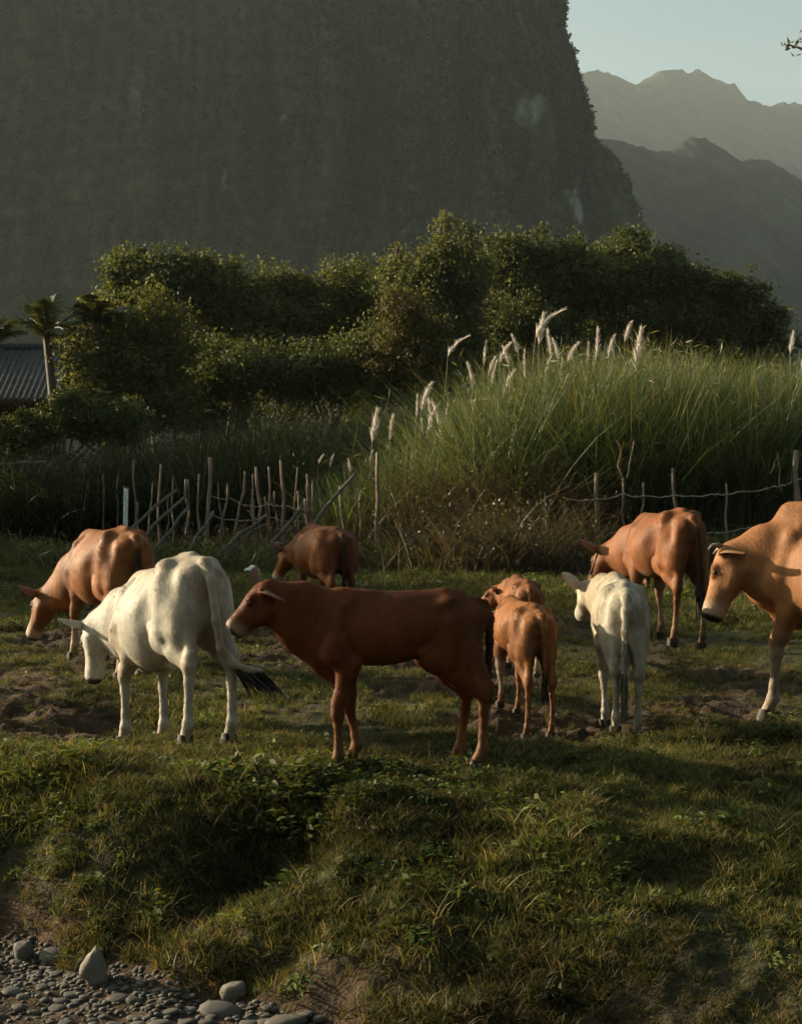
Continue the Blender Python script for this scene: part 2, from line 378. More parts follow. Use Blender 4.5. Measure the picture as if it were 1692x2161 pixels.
def ridge(name, label, pts, Y, depth, mat, n=420, rows=70, rough=1.0, seed=0, skew=.95):
    px = np.array([p[0] for p in pts], float); py = np.array([p[1] for p in pts], float)
    u = np.linspace(px[0], px[-1], n)
    top = np.interp(u, px, py)
    Yl = Y + skew * (u - 1450) / F_PX * Y
    ztop = EYE - (top - HZ) / F_PX * Yl
    x0 = (u - 846) / F_PX * Yl
    v = np.linspace(-1, 1, rows)
    prof = 1 - np.abs(v) ** 1.25
    Xr = np.repeat(x0[None], rows, 0); Yr = Yl[None] + depth * v[:, None] + 0 * Xr
    Zr = ztop[None] * prof[:, None]
    Zr = Zr + rough * (depth * .16 * fbm(Xr / depth * 2.6, Yr / depth * 1.6, seed=seed, oct=5) * (1 - prof[:, None] ** 2) * 1.4 + .012 * Y * fbm(Xr / (.02 * Y), Yr / (.02 * Y), seed=seed + 9, oct=3) * (0.25 + prof[:, None] * 0.2) + .0030 * Y * vnoise(Xr / (.0045 * Y), Yr / (.0045 * Y), seed=seed + 15) * prof[:, None])
    Zr[0] = -5; Zr[-1] = -5
    V = np.stack([Xr, Yr, Zr], -1).reshape(-1, 3)
    idx = np.arange(n * rows).reshape(rows, n)
    Fq = np.stack([idx[:-1, :-1], idx[:-1, 1:], idx[1:, 1:], idx[1:, :-1]], -1).reshape(-1, 4)
    return link(name, mesh_np(name, V, Fq, True), mat, kind='structure', label=label)

ridge('hill', 'nearer hazy wooded hill with a rounded summit beside the cliff', [(300, 420), (700, 340), (1000, 300), (1255, 292), (1300, 296), (1350, 310), (1385, 322), (1410, 315), (1440, 294), (1460, 288), (1490, 296), (1525, 318), (1560, 342), (1590, 334), (1625, 340), (1660, 362), (1692, 385), (1760, 450), (1900, 560), (2300, 820)], 1550, 420, MAT_RIDGE, seed=71, rough=.3, n=1100, rows=110)
ridge('hill', 'palest farthest mountain ridge with a twin summit on the skyline', [(-200, 260), (500, 190), (1000, 170), (1220, 154), (1265, 151), (1300, 160), (1337, 178), (1370, 160), (1392, 146), (1435, 142), (1448, 152), (1470, 140), (1495, 156), (1525, 172), (1550, 176), (1572, 208), (1600, 216), (1620, 226), (1650, 214), (1692, 220), (1850, 250), (2300, 330), (2800, 520)], 3300, 800, MAT_RIDGE, seed=81, rough=.35, n=1100, rows=110)
back = ridge('hill', 'unseen wooded slope added behind the viewer to block low sky light', [(-3800, 500), (-2500, -300), (-1200, -700), (0, -900), (900, -800), (2000, -950), (3200, -500), (4600, 200), (5600, 700)], 330, 130, MAT_RIDGE, seed=91, rough=.3, skew=0)  # added out of view to cut the sky fill on camera-facing sides
back.rotation_euler = (0, 0, math.pi)

# ------------------------------------------------------------------ haze
m, nt, out = mat_new('haze_air')
pv = nd(nt, 'ShaderNodeVolumePrincipled'); pv.inputs['Density'].default_value = 0.00009; pv.inputs['Color'].default_value = (.82, .95, .98, 1); pv.inputs['Anisotropy'].default_value = 0.15
nt.links.new(pv.outputs[0], out.inputs['Volume'])
hx, hy0, hy1, hz0, hz1 = 46000, -200, 9200, -8, 860
V = [(x, y, z) for x in (-hx, hx) for y in (-3000, 9200) for z in (hz0, hz1)]
F = [(0, 1, 3, 2), (4, 6, 7, 5), (0, 4, 5, 1), (2, 3, 7, 6), (0, 2, 6, 4), (1, 5, 7, 3)]
link('haze', mesh_np('haze', V, np.array(F)), m, kind='stuff', label='pale evening haze in the valley air', category='haze')
# ------------------------------------------------------------------ cattle
def surface_nets(Fv, org, h):
    """smooth closed surface of the zero level of Fv"""
    nx, ny, nz = Fv.shape
    neg = Fv < 0
    c = [(i, j, k) for i in (0, 1) for j in (0, 1) for k in (0, 1)]
    sub = lambda A, o: A[o[0]:nx - 1 + o[0], o[1]:ny - 1 + o[1], o[2]:nz - 1 + o[2]]
    cnt = sum(sub(neg, o).astype(np.int8) for o in c)
    act = (cnt > 0) & (cnt < 8)
    I = np.argwhere(act)
    vid = -np.ones(act.shape, np.int64); vid[act] = np.arange(len(I))
    val = {o: Fv[I[:, 0] + o[0], I[:, 1] + o[1], I[:, 2] + o[2]] for o in c}
    acc = np.zeros((len(I), 3)); n = np.zeros(len(I))
    for o in c:
        for ax in range(3):
            if o[ax]: continue
            q = list(o); q[ax] = 1; q = tuple(q)
            a, b = val[o], val[q]
            cr = (a < 0) != (b < 0)
            t = np.where(cr, a / np.where(cr, a - b, 1), 0)
            p = np.tile(np.array(o, float), (len(I), 1)); p[:, ax] += t
            acc[cr] += p[cr]; n[cr] += 1
    V = (I + acc / n[:, None]) * h + org
    Fs = []
    for ax in range(3):
        a = [slice(None)] * 3; b = [slice(None)] * 3; a[ax] = slice(0, -1); b[ax] = slice(1, None)
        A, B = neg[tuple(a)], neg[tuple(b)]
        E = np.argwhere(A != B)
        u, w = (ax + 1) % 3, (ax + 2) % 3
        ok = (E[:, u] > 0) & (E[:, w] > 0) & (E[:, u] < Fv.shape[u] - 1) & (E[:, w] < Fv.shape[w] - 1)
        E = E[ok]
        flip = ~A[tuple(E.T)]
        def cell(du, dw):
            Q = E.copy(); Q[:, u] -= du; Q[:, w] -= dw; return vid[Q[:, 0], Q[:, 1], Q[:, 2]]
        q = np.stack([cell(1, 1), cell(0, 1), cell(0, 0), cell(1, 0)], 1)
        q[flip] = q[flip][:, ::-1]
        Fs.append(q)
    return V, np.concatenate(Fs)

class Field:
    def __init__(s, lo, hi, h):
        s.h = h; s.lo = np.asarray(lo, float); s.n = np.ceil((np.asarray(hi) - s.lo) / h).astype(int) + 1
        s.A = np.full(s.n, 0.35)
    def _box(s, lo, hi, pad):
        i0 = np.clip(np.floor((np.asarray(lo) - pad - s.lo) / s.h).astype(int), 0, s.n - 1)
        i1 = np.clip(np.ceil((np.asarray(hi) + pad - s.lo) / s.h).astype(int) + 1, 1, s.n)
        sl = tuple(slice(a, b) for a, b in zip(i0, i1))
        g = np.meshgrid(*[s.lo[k] + s.h * np.arange(i0[k], i1[k]) for k in range(3)], indexing='ij')
        return sl, g
    def put(s, sl, d, k, sub=False):
        A = s.A[sl]
        if sub:
            d = -d; hh = np.clip(.5 - .5 * (d - A) / k, 0, 1)
            s.A[sl] = A + (d - A) * (1 - hh) + k * hh * (1 - hh)
        else:
            hh = np.clip(.5 + .5 * (A - d) / k, 0, 1)
            s.A[sl] = A + (d - A) * hh - k * hh * (1 - hh)
    def cone(s, a, b, ra, rb, k=.04, sy=1.0, sub=False):
        a = np.asarray(a, float); b = np.asarray(b, float); r = max(ra, rb)
        rr = np.array([r, r * max(sy, 1), r])
        sl, g = s._box(np.minimum(a, b) - rr, np.maximum(a, b) + rr, k + 2 * s.h)
        p = [g[i] - a[i] for i in range(3)]; ab = b - a
        p[1] = p[1] / sy; abs_ = ab.copy(); abs_[1] /= sy
        L = float(abs_ @ abs_) + 1e-9
        t = np.clip((p[0] * abs_[0] + p[1] * abs_[1] + p[2] * abs_[2]) / L, 0, 1)
        d = np.sqrt(sum((p[i] - t * abs_[i]) ** 2 for i in range(3))) - (ra + (rb - ra) * t)
        s.put(sl, d * min(1, sy), k, sub)
    def chain(s, pts, k=.04, sy=1.0):
        for (a, ra), (b, rb) in zip(pts[:-1], pts[1:]): s.cone(a, b, ra, rb, k, sy)
    def loft(s, st, org, ax, ay, az, k=.05, p=2.2, taper=.3):
        st = np.asarray(st, float); org = np.asarray(org, float)
        # cubic smoothing of the stations
        x = st[:, 0]; xx = np.linspace(x[0], x[-1], 90)
        def cub(y):
            m = np.gradient(y, x); i = np.clip(np.searchsorted(x, xx) - 1, 0, len(x) - 2); hh = x[i + 1] - x[i]; t = (xx - x[i]) / hh
            return (2 * t**3 - 3 * t**2 + 1) * y[i] + (t**3 - 2 * t**2 + t) * hh * m[i] + (-2 * t**3 + 3 * t**2) * y[i + 1] + (t**3 - t**2) * hh * m[i + 1]
        tp, bt, hw = cub(st[:, 1]), cub(st[:, 2]), cub(st[:, 3])
        ext = max(np.abs(tp).max(), np.abs(bt).max(), hw.max())
        ends = np.array([org + ax * x[0], org + ax * x[-1]])
        cor = np.concatenate([ends + az * tp.max(), ends + az * bt.min()]); cor = np.concatenate([cor + ay * hw.max(), cor - ay * hw.max()])
        sl, g = s._box(cor.min(0), cor.max(0), k + 2 * s.h)
        P = [g[i] - org[i] for i in range(3)]
        S = sum(P[i] * ax[i] for i in range(3)); U = sum(P[i] * ay[i] for i in range(3)); Vv = sum(P[i] * az[i] for i in range(3))
        T, B, Wd = np.interp(S, xx, tp), np.interp(S, xx, bt), np.interp(S, xx, hw)
        zc = (T + B) / 2; hh = (T - B) / 2; vr = (Vv - zc) / hh
        w = Wd * (1 - taper * np.clip(vr, 0, 1.3) ** 1.6 - .12 * np.clip(-vr, 0, 1.3) ** 2)
        r = ((np.abs(U) / w) ** p + np.abs(vr) ** p) ** (1 / p)
        d = (r - 1) * np.minimum(Wd, hh)
        ds = np.maximum(np.maximum(S - x[-1], x[0] - S), 0)
        d = np.where(ds > 0, np.sqrt(np.maximum(d, 0) ** 2 + ds ** 2), d)
        s.put(sl, d, k)

m, nt, out = mat_new('hide')
aa = nd(nt, 'ShaderNodeAttribute', attribute_name='coat')
tc = nd(nt, 'ShaderNodeTexCoord')
n1 = nd(nt, 'ShaderNodeTexNoise', i_Scale=5.0, i_Detail=5.0); nt.links.new(tc.outputs['Object'], n1.inputs['Vector'])
mp = nd(nt, 'ShaderNodeMapping'); mp.inputs['Scale'].default_value = (26, 60, 16); nt.links.new(tc.outputs['Object'], mp.inputs[0])
n2 = nd(nt, 'ShaderNodeTexNoise', i_Scale=1.6, i_Detail=4.0); nt.links.new(mp.outputs[0], n2.inputs['Vector'])
r1 = ramp(nt, [(.3, (.86, .85, .84)), (.7, (1.08, 1.07, 1.06))]); nt.links.new(n1.outputs[0], r1.inputs[0])
r2 = ramp(nt, [(.3, (.80, .80, .80)), (.7, (1.08, 1.08, 1.08))]); nt.links.new(n2.outputs[0], r2.inputs[0])
mx = nd(nt, 'ShaderNodeMix', data_type='RGBA', blend_type='MULTIPLY'); mx.inputs[0].default_value = 1; nt.links.new(aa.outputs['Color'], mx.inputs[6]); nt.links.new(r1.outputs[0], mx.inputs[7])
mx2 = nd(nt, 'ShaderNodeMix', data_type='RGBA', blend_type='MULTIPLY'); mx2.inputs[0].default_value = 1; nt.links.new(mx.outputs[2], mx2.inputs[6]); nt.links.new(r2.outputs[0], mx2.inputs[7])
p = nd(nt, 'ShaderNodeBsdfPrincipled'); p.inputs['Roughness'].default_value = .62; p.inputs['Specular IOR Level'].default_value = .18
p.inputs['Sheen Weight'].default_value = .06; p.inputs['Sheen Roughness'].default_value = .45
nt.links.new(mx2.outputs[2], p.inputs['Base Color']); nt.links.new(mx2.outputs[2], p.inputs['Sheen Tint'])
bp = nd(nt, 'ShaderNodeBump', i_Strength=.32, i_Distance=.009); nt.links.new(n2.outputs[0], bp.inputs['Height']); nt.links.new(bp.outputs[0], p.inputs['Normal'])
nt.links.new(p.outputs[0], out.inputs[0])
MAT_HIDE = m
def mat_plain(name, col, rough=.6, spec=.3, bump=0, bscale=40, var=.25):
    m, nt, out = mat_new(name)
    tc = nd(nt, 'ShaderNodeTexCoord'); nz = nd(nt, 'ShaderNodeTexNoise', i_Scale=bscale, i_Detail=5.0); nt.links.new(tc.outputs['Object'], nz.inputs['Vector'])
    c = np.array(col); r = ramp(nt, [(.3, tuple(c * (1 - var))), (.7, tuple(c * (1 + var)))]); nt.links.new(nz.outputs[0], r.inputs[0])
    p = nd(nt, 'ShaderNodeBsdfPrincipled'); p.inputs['Roughness'].default_value = rough; p.inputs['Specular IOR Level'].default_value = spec
    nt.links.new(r.outputs[0], p.inputs['Base Color'])
    if bump:
        b = nd(nt, 'ShaderNodeBump', i_Strength=bump, i_Distance=.01); nt.links.new(nz.outputs[0], b.inputs['Height']); nt.links.new(b.outputs[0], p.inputs['Normal'])
    nt.links.new(p.outputs[0], out.inputs[0]); return m
MAT_HAIR = mat_foliage('coat_hair', trans=.12, rough=.7, spec=.05, tcol=(1.15, 1.0, .85))
MAT_EYE = mat_plain('eye_dark', (.008, .006, .005), .12, .6)
MAT_HORN = mat_plain('horn', (.13, .10, .075), .5, .4)
MAT_HOOF = mat_plain('hoof', (.035, .028, .022), .6, .3, .3)
MAT_TUFT = mat_plain('tail_hair', (.012, .009, .007), .55, .4)
MAT_STRAP = mat_plain('halter_strap', (.012, .011, .010), .7, .3)

def ear_mesh(root, d, nrm, L, Wd):
    """cupped leaf-shaped ear shell, closed"""
    d = unit(d); s = unit(np.cross(d, nrm)); n = unit(np.cross(s, d))
    nu, nv = 10, 7
    V = []
    for side in (0, 1):
        for i in range(nu):
            t = i / (nu - 1)
            w = Wd * .5 * (math.sin(math.pi * (0.10 + .88 * t) ** 1.05) ** .8 * .98 + .10 * (1 - t))
            for j in range(nv):
                v = j / (nv - 1) * 2 - 1
                cup = (v * v) * Wd * .32 * (1 - .6 * t)
                th = (.010 if side == 0 else -.004) * (1 - v * v) * (1 - t * t)
                V.append(root + d * (L * t) + s * (v * w) + n * (cup - th - .015 * t * t))
    F = []
    for side in (0, 1):
        o = side * nu * nv
        for i in range(nu - 1):
            for j in range(nv - 1):
                q = [o + i * nv + j, o + i * nv + j + 1, o + (i + 1) * nv + j + 1, o + (i + 1) * nv + j]
                F.append(q if side else q[::-1])
    inner = np.zeros(len(V)); inner[nu * nv:] = 1
    return np.array(V), np.array(F), inner

BROWN = np.array([.20, .075, .026]); PALE = np.array([.44, .33, .22]); WHITE = np.array([.40, .375, .31]); BLACK = np.array([.014, .011, .009])

def make_cow(name, label, cat, X, Y, theta, S=1.0, lf=1., df=1., wf=1., hs=1., nk=1., poll=(.95, 0, 1.2), mdir=(1, 0, -.5), lat=(0, 1, 0), ears=None,
             legs=(0, 0, 0, 0), tail=None, coat=None, horns=None, hump=0., bony=0., pitch=0., udder=0., dewlap=.5, h=.014, seed=0, strap=False, legw=1., spread=1., hl=1., hd=1., es=1.15, group='cattle grazing on the pasture'):
    th = R(theta); ct, st = math.cos(th), math.sin(th)
    z0 = float(ground_z(X, Y))
    pc, ps = math.cos(R(pitch)), math.sin(R(pitch))
    piv = np.array([-.45 * lf, 0, .95])
    def pit(v):
        v = np.asarray(v, float) - piv
        return piv + np.array([v[0] * pc + v[2] * ps, v[1], -v[0] * ps + v[2] * pc])
    def vp(v): v = np.asarray(v, float); return np.array([v[0] * pc + v[2] * ps, v[1], -v[0] * ps + v[2] * pc])
    poll = pit(poll); a = unit(vp(mdir)); l = np.asarray(lat, float); l = unit(l - a * (l @ a)); nn = np.cross(a, l)
    mz = poll + a * .48 * hs * hl
    lo = np.array([-.95 * lf, -.52, -.30]); hi = np.array([max(.85 * lf, poll[0] + .2, mz[0] + .15), .52, max(1.38, poll[2] + .2)])
    lo = np.minimum(lo, np.minimum(poll, mz) - .22); hi = np.maximum(hi, np.maximum(poll, mz) + .22)
    fl = Field(lo, hi, h / S)
    ax, ay, az = vp((1, 0, 0)), np.array([0, 1., 0]), vp((0, 0, 1))
    o0 = pit((0, 0, 0))
    T = [(-.66, 1.02, .90, .07), (-.60, 1.105, .80, .135), (-.50, 1.165, .69, .20), (-.38, 1.19, .635, .228), (-.22, 1.18, .60, .245), (-.02, 1.17, .54, .288), (.16, 1.165, .525, .285), (.32, 1.165, .545, .228), (.45, 1.155, .585, .180), (.56, 1.10, .64, .130), (.65, 1.0, .74, .075)]
    T = [(x, t, b + (.10 * bony * math.exp(-((x + .30) / .16) ** 2)), w * (1 - .15 * bony * math.exp(-((x + .24) / .15) ** 2))) for x, t, b, w in T]
    T = [(x * lf, t, t - (t - b) * (df if x < .5 else (df + 1) / 2), w * wf) for x, t, b, w in T]
    fl.loft(T, o0, ax, ay, az, .05, 2.25, .38)
    q = lambda x, y, z: pit((x * lf, y, z))
    # haunch, hook and pin bones, withers, shoulder blade
    for s in (1, -1):
        fl.cone(q(-.42, .135 * s * wf, .98), q(-.37, .155 * s * wf, .74), .130 * wf, .115 * wf, .04)
        fl.cone(q(-.56, .085 * s * wf, 1.0), q(-.50, .125 * s * wf, .72), .085, .105 * wf, .05)
        fl.cone(q(.34, .115 * s * wf, 1.06), q(.44, .15 * s * wf, .78), .065, .098 * wf, .035)
        fl.cone(q(.44, .14 * s * wf, .80), q(.30, .15 * s * wf, .72), .085 * wf, .07 * wf, .035)
        fl.cone(q(-.40, .155 * s * wf, 1.115), q(-.33, .165 * s * wf, 1.09), .022 + .03 * bony, .02 + .022 * bony, .075)
        bb = .35 + .65 * min(1, bony * 1.6)
        fl.cone(q(-.36, .0, 1.165), q(-.37, .168 * s * wf, 1.105), .022, .034 * bb + .006, .035)                # hook bone ridge
        fl.cone(q(-.37, .168 * s * wf, 1.10), q(-.26, .165 * s * wf, .80), .024 * bb, .03, .035)                 # front edge of the thigh
        fl.cone(q(-.20, .21 * s * wf, .76 + .1 * (1 - df)), q(-.30, .165 * s * wf, .66 + .2 * (1 - df)), .03, .045, .04)   # flank fold
        fl.cone(q(.30, .10 * s * wf, 1.12), q(.43, .165 * s * wf, .80), .022, .03, .03)                          # edge of the shoulder blade
        fl.cone(q(-.62, .075 * s * wf, 1.04), q(-.64, .075 * s * wf, 1.03), .035, .03, .04)
        if bony > .2:
            fl.cone(q(-.23, .275 * s * wf, .99), q(-.19, .285 * s * wf, .88), .062 * bony, .055 * bony, .09, 1.0, True)
            fl.cone(q(-.52, .235 * s * wf, 1.03), q(-.52, .245 * s * wf, .95), .045 * bony, .04 * bony, .08, 1.0, True)
    fl.cone(q(.36, 0, 1.135), q(.18, 0, 1.13), .05, .04, .08)
    if hump: fl.cone(q(.42, 0, 1.20), q(.34, 0, 1.21), .10 * hump, .09 * hump, .14, .8)
    fl.cone(q(-.48, 0, 1.165), q(.25, 0, 1.155), .016 + .006 * bony, .018, .03)
    # neck
    na = q(.40, 0, 1.03); nb = q(.48, 0, .84)
    pb = poll - a * .02 * hs + nn * -.035 * hs; pt = poll + a * .07 * hs - nn * .10 * hs
    m1 = (na + pb) / 2 + np.array([0, 0, .012]); m2 = (nb + pt) / 2 + np.array([0, 0, -.02])
    fl.chain([(na, .135 * nk), (m1, .105 * nk), (pb, .072 * nk * hs)], .07, .72)
    fl.chain([(nb, .135 * nk), (m2, .105 * nk), (pt, .070 * nk * hs)], .07, .68)
    fl.chain([((na + nb) / 2, .15 * nk), ((m1 + m2) / 2, .115 * nk), ((pb + pt) / 2, .08 * hs)], .06, .74)
    if dewlap:
        fl.chain([(pt + np.array([0, 0, -.03]), .02), (m2 + np.array([0.0, 0, -.10 * nk]), .03 + .012 * dewlap), (nb + np.array([.0, 0, -.14 - .05 * dewlap]), .045), (q(.40, 0, .60 - .02 * dewlap), .04)], .05, .55)
    # head
    k = hs
    H = [(-.055, .02, -.07, .05), (-.02, .048, -.12, .082), (.06, .064, -.160, .098), (.14, .062, -.172, .098), (.22, .052, -.150, .080), (.30, .046, -.122, .070), (.375, .046, -.112, .072), (.425, .038, -.102, .066), (.455, .010, -.075, .045)]
    fl.loft([(x * k * hl, t * k, b * k * hd, w * k) for x, t, b, w in H], poll, a, l, nn, .025, 2.5, .12)
    hp = lambda x, y, z: poll + (a * x * hl + l * y + nn * z * (hd if z < 0 else 1)) * k
    for s in (1, -1):
        fl.cone(hp(.115, .072 * s, .030), hp(.16, .070 * s, .024), .026 * k, .02 * k, .02)
        fl.cone(hp(.12, .058 * s, -.105), hp(.2, .05 * s, -.10), .05 * k, .038 * k, .03)
        fl.cone(hp(.452, .026 * s, .006), hp(.462, .036 * s, -.006), .010 * k, .008 * k, .012, 1, True)
        fl.cone(hp(0, .06 * s, .01), hp(.01, .105 * s, .012), .03 * k, .024 * k, .02)
    fl.cone(hp(.465, .0, -.052), hp(.44, .05, -.052), .006 * k, .006 * k, .01, 1, True)
    fl.cone(hp(.465, .0, -.052), hp(.44, -.05, -.052), .006 * k, .006 * k, .01, 1, True)
    # legs
    feet = []
    def foot(x, y):
        wx, wy = X + S * (x * ct - y * st), Y + S * (x * st + y * ct)
        return (float(ground_z(wx, wy)) - z0) / S + .035
    lw = legw
    for i, s in enumerate((1, -1)):                                # forelegs: left, right
        dx = legs[i]; fx, fy = (.375 + dx) * lf, .125 * s * wf * spread
        fz = foot(fx, fy)
        top = q(.40, .125 * s * wf, .84); el = q(.345 + dx * .15, .135 * s * wf, .66 - .02 * (1 - df))
        kn = np.array([(.375 + dx * .62) * lf + .006, .128 * s * wf * (1 + spread) / 2, .385 + fz * .5])
        ft = np.array([fx - .02, fy, fz + .105]); hf = np.array([fx + .03, fy, fz + .01])
        el = np.array([(el[0] + kn[0] * .0 + el[0] * 0), el[1], el[2]])
        fl.chain([(top, .125 * wf), (el, .070 * (wf + 1) / 2), (kn * .6 + el * .4, .049 * lw), (kn + np.array([-.004, 0, .06]), .039 * lw), (kn, .043 * lw)], .035)
        fl.chain([(kn, .042 * lw), (kn + (ft - kn) * .3, .028 * lw), (ft + (kn - ft) * .25, .026 * lw), (ft, .035 * lw), (hf, .036 * lw)], .022)
        feet.append((hf, s))
    for i, s in enumerate((1, -1)):                                # hind legs: left, right
        dx = legs[2 + i]; fx, fy = (-.575 + dx) * lf, .125 * s * wf * spread
        fz = foot(fx, fy)
        hip = q(-.42, .13 * s * wf, .92); sf = q(-.255 + dx * .2, .155 * s * wf, .685 + .20 * (1 - df))
        hk = np.array([(-.625 + dx * .72) * lf, .125 * s * wf * (1 + spread) / 2, .475 + fz * .6])
        ft = np.array([fx - .03, fy, fz + .105]); hf = np.array([fx + .02, fy, fz + .01])
        fl.chain([(hip, .145 * wf), (sf, .088 * wf)], .04, .88)
        fl.chain([(q(-.47, .125 * s * wf, .80), .13 * wf), ((sf * .40 + hk * .60) + np.array([-.01, 0, .05]), .058 * lw), (hk + np.array([.005, 0, .03]), .040 * lw)], .05, .85)
        fl.chain([(sf, .085 * wf), ((sf * .5 + hk * .5), .054 * lw), (hk, .043 * lw)], .04)
        fl.chain([(q(-.56, .10 * s * wf, .80), .06), (hk + np.array([-.025, 0, .07]), .024), (hk + np.array([-.028, 0, .02]), .026)], .04)
        fl.chain([(hk, .042 * lw), (hk + (ft - hk) * .28, .031 * lw), (ft + (hk - ft) * .25, .028 * lw), (ft, .036 * lw), (hf, .038 * lw)], .022)
        feet.append((hf, s))
    # flank fold, navel and udder
    if udder > 0: fl.cone(q(-.30, 0, .60), q(-.24, 0, .56), .10 * udder, .085 * udder, .05)
    if df > .9: fl.cone(q(-.05, 0, .555), q(-.12, 0, .545), .04, .03, .05)
    # tail
    tp = [pit(v) if i < 3 else np.asarray(v, float) for i, v in enumerate([(v[0] * lf, v[1], v[2]) for v in tail])]
    rr = np.linspace(.034, .017, len(tp)); rr[0] = .045
    fl.chain([(p_, r_) for p_, r_ in zip(tp, rr)], .022)
    V, Fq = surface_nets(fl.A, fl.lo, fl.h)
    # relax the facets
    E = np.concatenate([Fq[:, [0, 1]], Fq[:, [1, 2]], Fq[:, [2, 3]], Fq[:, [3, 0]]])
    for lam in (.5, -.35, .5, -.3):
        acc = np.zeros_like(V); cn = np.zeros(len(V))
        for d_ in range(3):
            acc[:, d_] = np.bincount(E[:, 0], V[E[:, 1], d_], len(V)) + np.bincount(E[:, 1], V[E[:, 0], d_], len(V))
        cn = np.bincount(E[:, 0], minlength=len(V)) + np.bincount(E[:, 1], minlength=len(V))
        V = V + lam * (acc / cn[:, None] - V)
    # coat colour per vertex
    c = dict(base=BROWN, leg=PALE, belly=PALE, muzzle=BLACK, ring=PALE, face=None, tail=None, legz=(.22, .42), bellyamt=.35)
    c.update(coat or {})
    Cc = np.tile(np.asarray(c['base'], float), (len(V), 1))
    nz = fbm(V[:, 0] * 5, V[:, 1] * 5, V[:, 2] * 5, seed=seed)
    def mixc(w, col):
        nonlocal Cc
        Cc = Cc * (1 - w[:, None]) + np.asarray(col)[None] * w[:, None]
    bel = smooth(.66 + .1 * (1 - df), .52 + .1 * (1 - df), V[:, 2] + nz * .05) * c['bellyamt'] * smooth(.46, .32, np.abs(V[:, 0] / lf)); mixc(bel, c['belly'])
    nz2 = fbm(V[:, 0] * 3 + 7, V[:, 1] * 4, V[:, 2] * 1.6, seed=seed + 40, oct=5)
    if c['base'][2] > .2: mixc(np.clip(nz2 * 1.3 + .12, 0, .55), np.array([.30, .215, .13])); mixc(np.clip(-nz2 * 1.2, 0, .4), np.array([.30, .29, .26]))
    else: mixc(np.clip(nz2 * 1.5, 0, .6), np.asarray(c['base']) * np.array([1.45, 1.5, 1.7])); mixc(np.clip(-nz2 * 1.5, 0, .6), np.asarray(c['base']) * .55)
    Cc = Cc * (1 + .30 * fbm(V[:, 0] * 26, V[:, 1] * 26, V[:, 2] * 14, seed=seed + 70, oct=3))[:, None]
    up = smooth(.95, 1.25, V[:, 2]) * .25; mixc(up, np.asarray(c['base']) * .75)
    onleg = (V[:, 0] < .75 * lf)
    mud = np.clip(fbm(V[:, 0] * 14, V[:, 1] * 14, V[:, 2] * 9, seed=seed + 60) * 1.8 + .15, 0, 1)
    mixc(smooth(c['legz'][1], c['legz'][0], V[:, 2] + nz * .06) * onleg * .85, c['leg'])
    mixc(mud * smooth(.40, .05, V[:, 2]) * onleg * .75, np.array([.06, .040, .025])); mixc(mud * smooth(-.45, -.60, V[:, 0] / lf) * smooth(1.0, .7, V[:, 2]) * .35, np.array([.07, .048, .03]))
    hs_s = (V - poll) @ a / k / hl; hs_u = (V - poll) @ l / k; hs_v = (V - poll) @ nn / k
    onh = (np.abs(hs_u) < .16) & (hs_v < .12) & (hs_v > -.2) & (hs_s > -.02)
    mixc(smooth(.30, .37, hs_s + nz * .02) * onh * .8, c['ring'])
    mixc(smooth(.405, .43, hs_s + nz * .01) * onh, c['muzzle'])
    mixc(onh * smooth(.06, .02, np.sqrt((hs_s - .15) ** 2 + (np.abs(hs_u) - .09) ** 2 + (hs_v - .02) ** 2)) * .55, np.asarray(c['base']) * .35)
    if c['tail'] is not None:
        # the tail is what lies close to its centre line
        dt = np.full(len(V), 9.)
        for i in range(1, len(tp) - 1):
            ab = tp[i + 1] - tp[i]; t = np.clip(((V - tp[i]) @ ab) / (ab @ ab), 0, 1); dt = np.minimum(dt, np.linalg.norm(V - tp[i] - t[:, None] * ab, axis=1))
        mixc((dt < .04).astype(float) * .9 * smooth(1.1, .95, V[:, 2]), c['tail'])
    # ears join the body mesh
    Vs, Fs, Cs = [V], [Fq], [Cc]; n0 = len(V)
    ears = ears or [(-.25, .95, -.1), (-.25, -.95, -.1)]
    for s, ed in zip((1, -1), ears):
        d_ = unit(a * ed[0] + l * ed[1] + nn * ed[2])
        up_ = unit(nn * .3 + a * .75 + np.array([0, 0, -.35])) if len(ed) < 4 else unit(np.asarray(ed[3], float))
        Ve, Fe, inn = ear_mesh(hp(.0, .075 * s, .012), d_, up_, .185 * k * es, .125 * k * (es + 1) / 2)
        Ce = np.where(inn[:, None] > .5, np.asarray(c['base']) * .85, np.asarray(c['base']) * .7 + PALE * .15)
        Vs.append(Ve); Fs.append(Fe + n0); Cs.append(Ce); n0 += len(Ve)
    me = mesh_np(name, np.concatenate(Vs) * S, np.concatenate(Fs), True, np.concatenate(Cs), 'coat')
    o = link(name, me, MAT_HIDE, label=label, category=cat, group=group)
    o.location = (X, Y, z0); o.rotation_euler = (0, 0, th)
    # short hair of the coat
    Vall = np.zeros(len(me.vertices) * 3, np.float32); me.vertices.foreach_get('normal', Vall); Nr = Vall.reshape(-1, 3)[:len(V)]
    rgh = np.random.default_rng(seed + 90)
    k_ = np.repeat(np.arange(len(V)), 3); k_ = k_[~(onh & (hs_s > .36))[k_]]
    k_ = k_[V[k_, 2] > .10]
    pj = V[k_] + rgh.normal(0, h / S * .5, (len(k_), 3)); nh = Nr[k_]
    pj = pj - nh * ((pj - V[k_]) * nh).sum(1, keepdims=True)
    flow = np.array([-.75, 0, -.55])[None] * np.ones((len(k_), 1)); lg = smooth(.62, .45, V[k_, 2])[:, None]; flow = flow * (1 - lg) + np.array([-.1, 0, -1.]) * lg
    hd_ = onh[k_][:, None]; flow = np.where(hd_, a * .8 + l * 0, flow) * 1.0
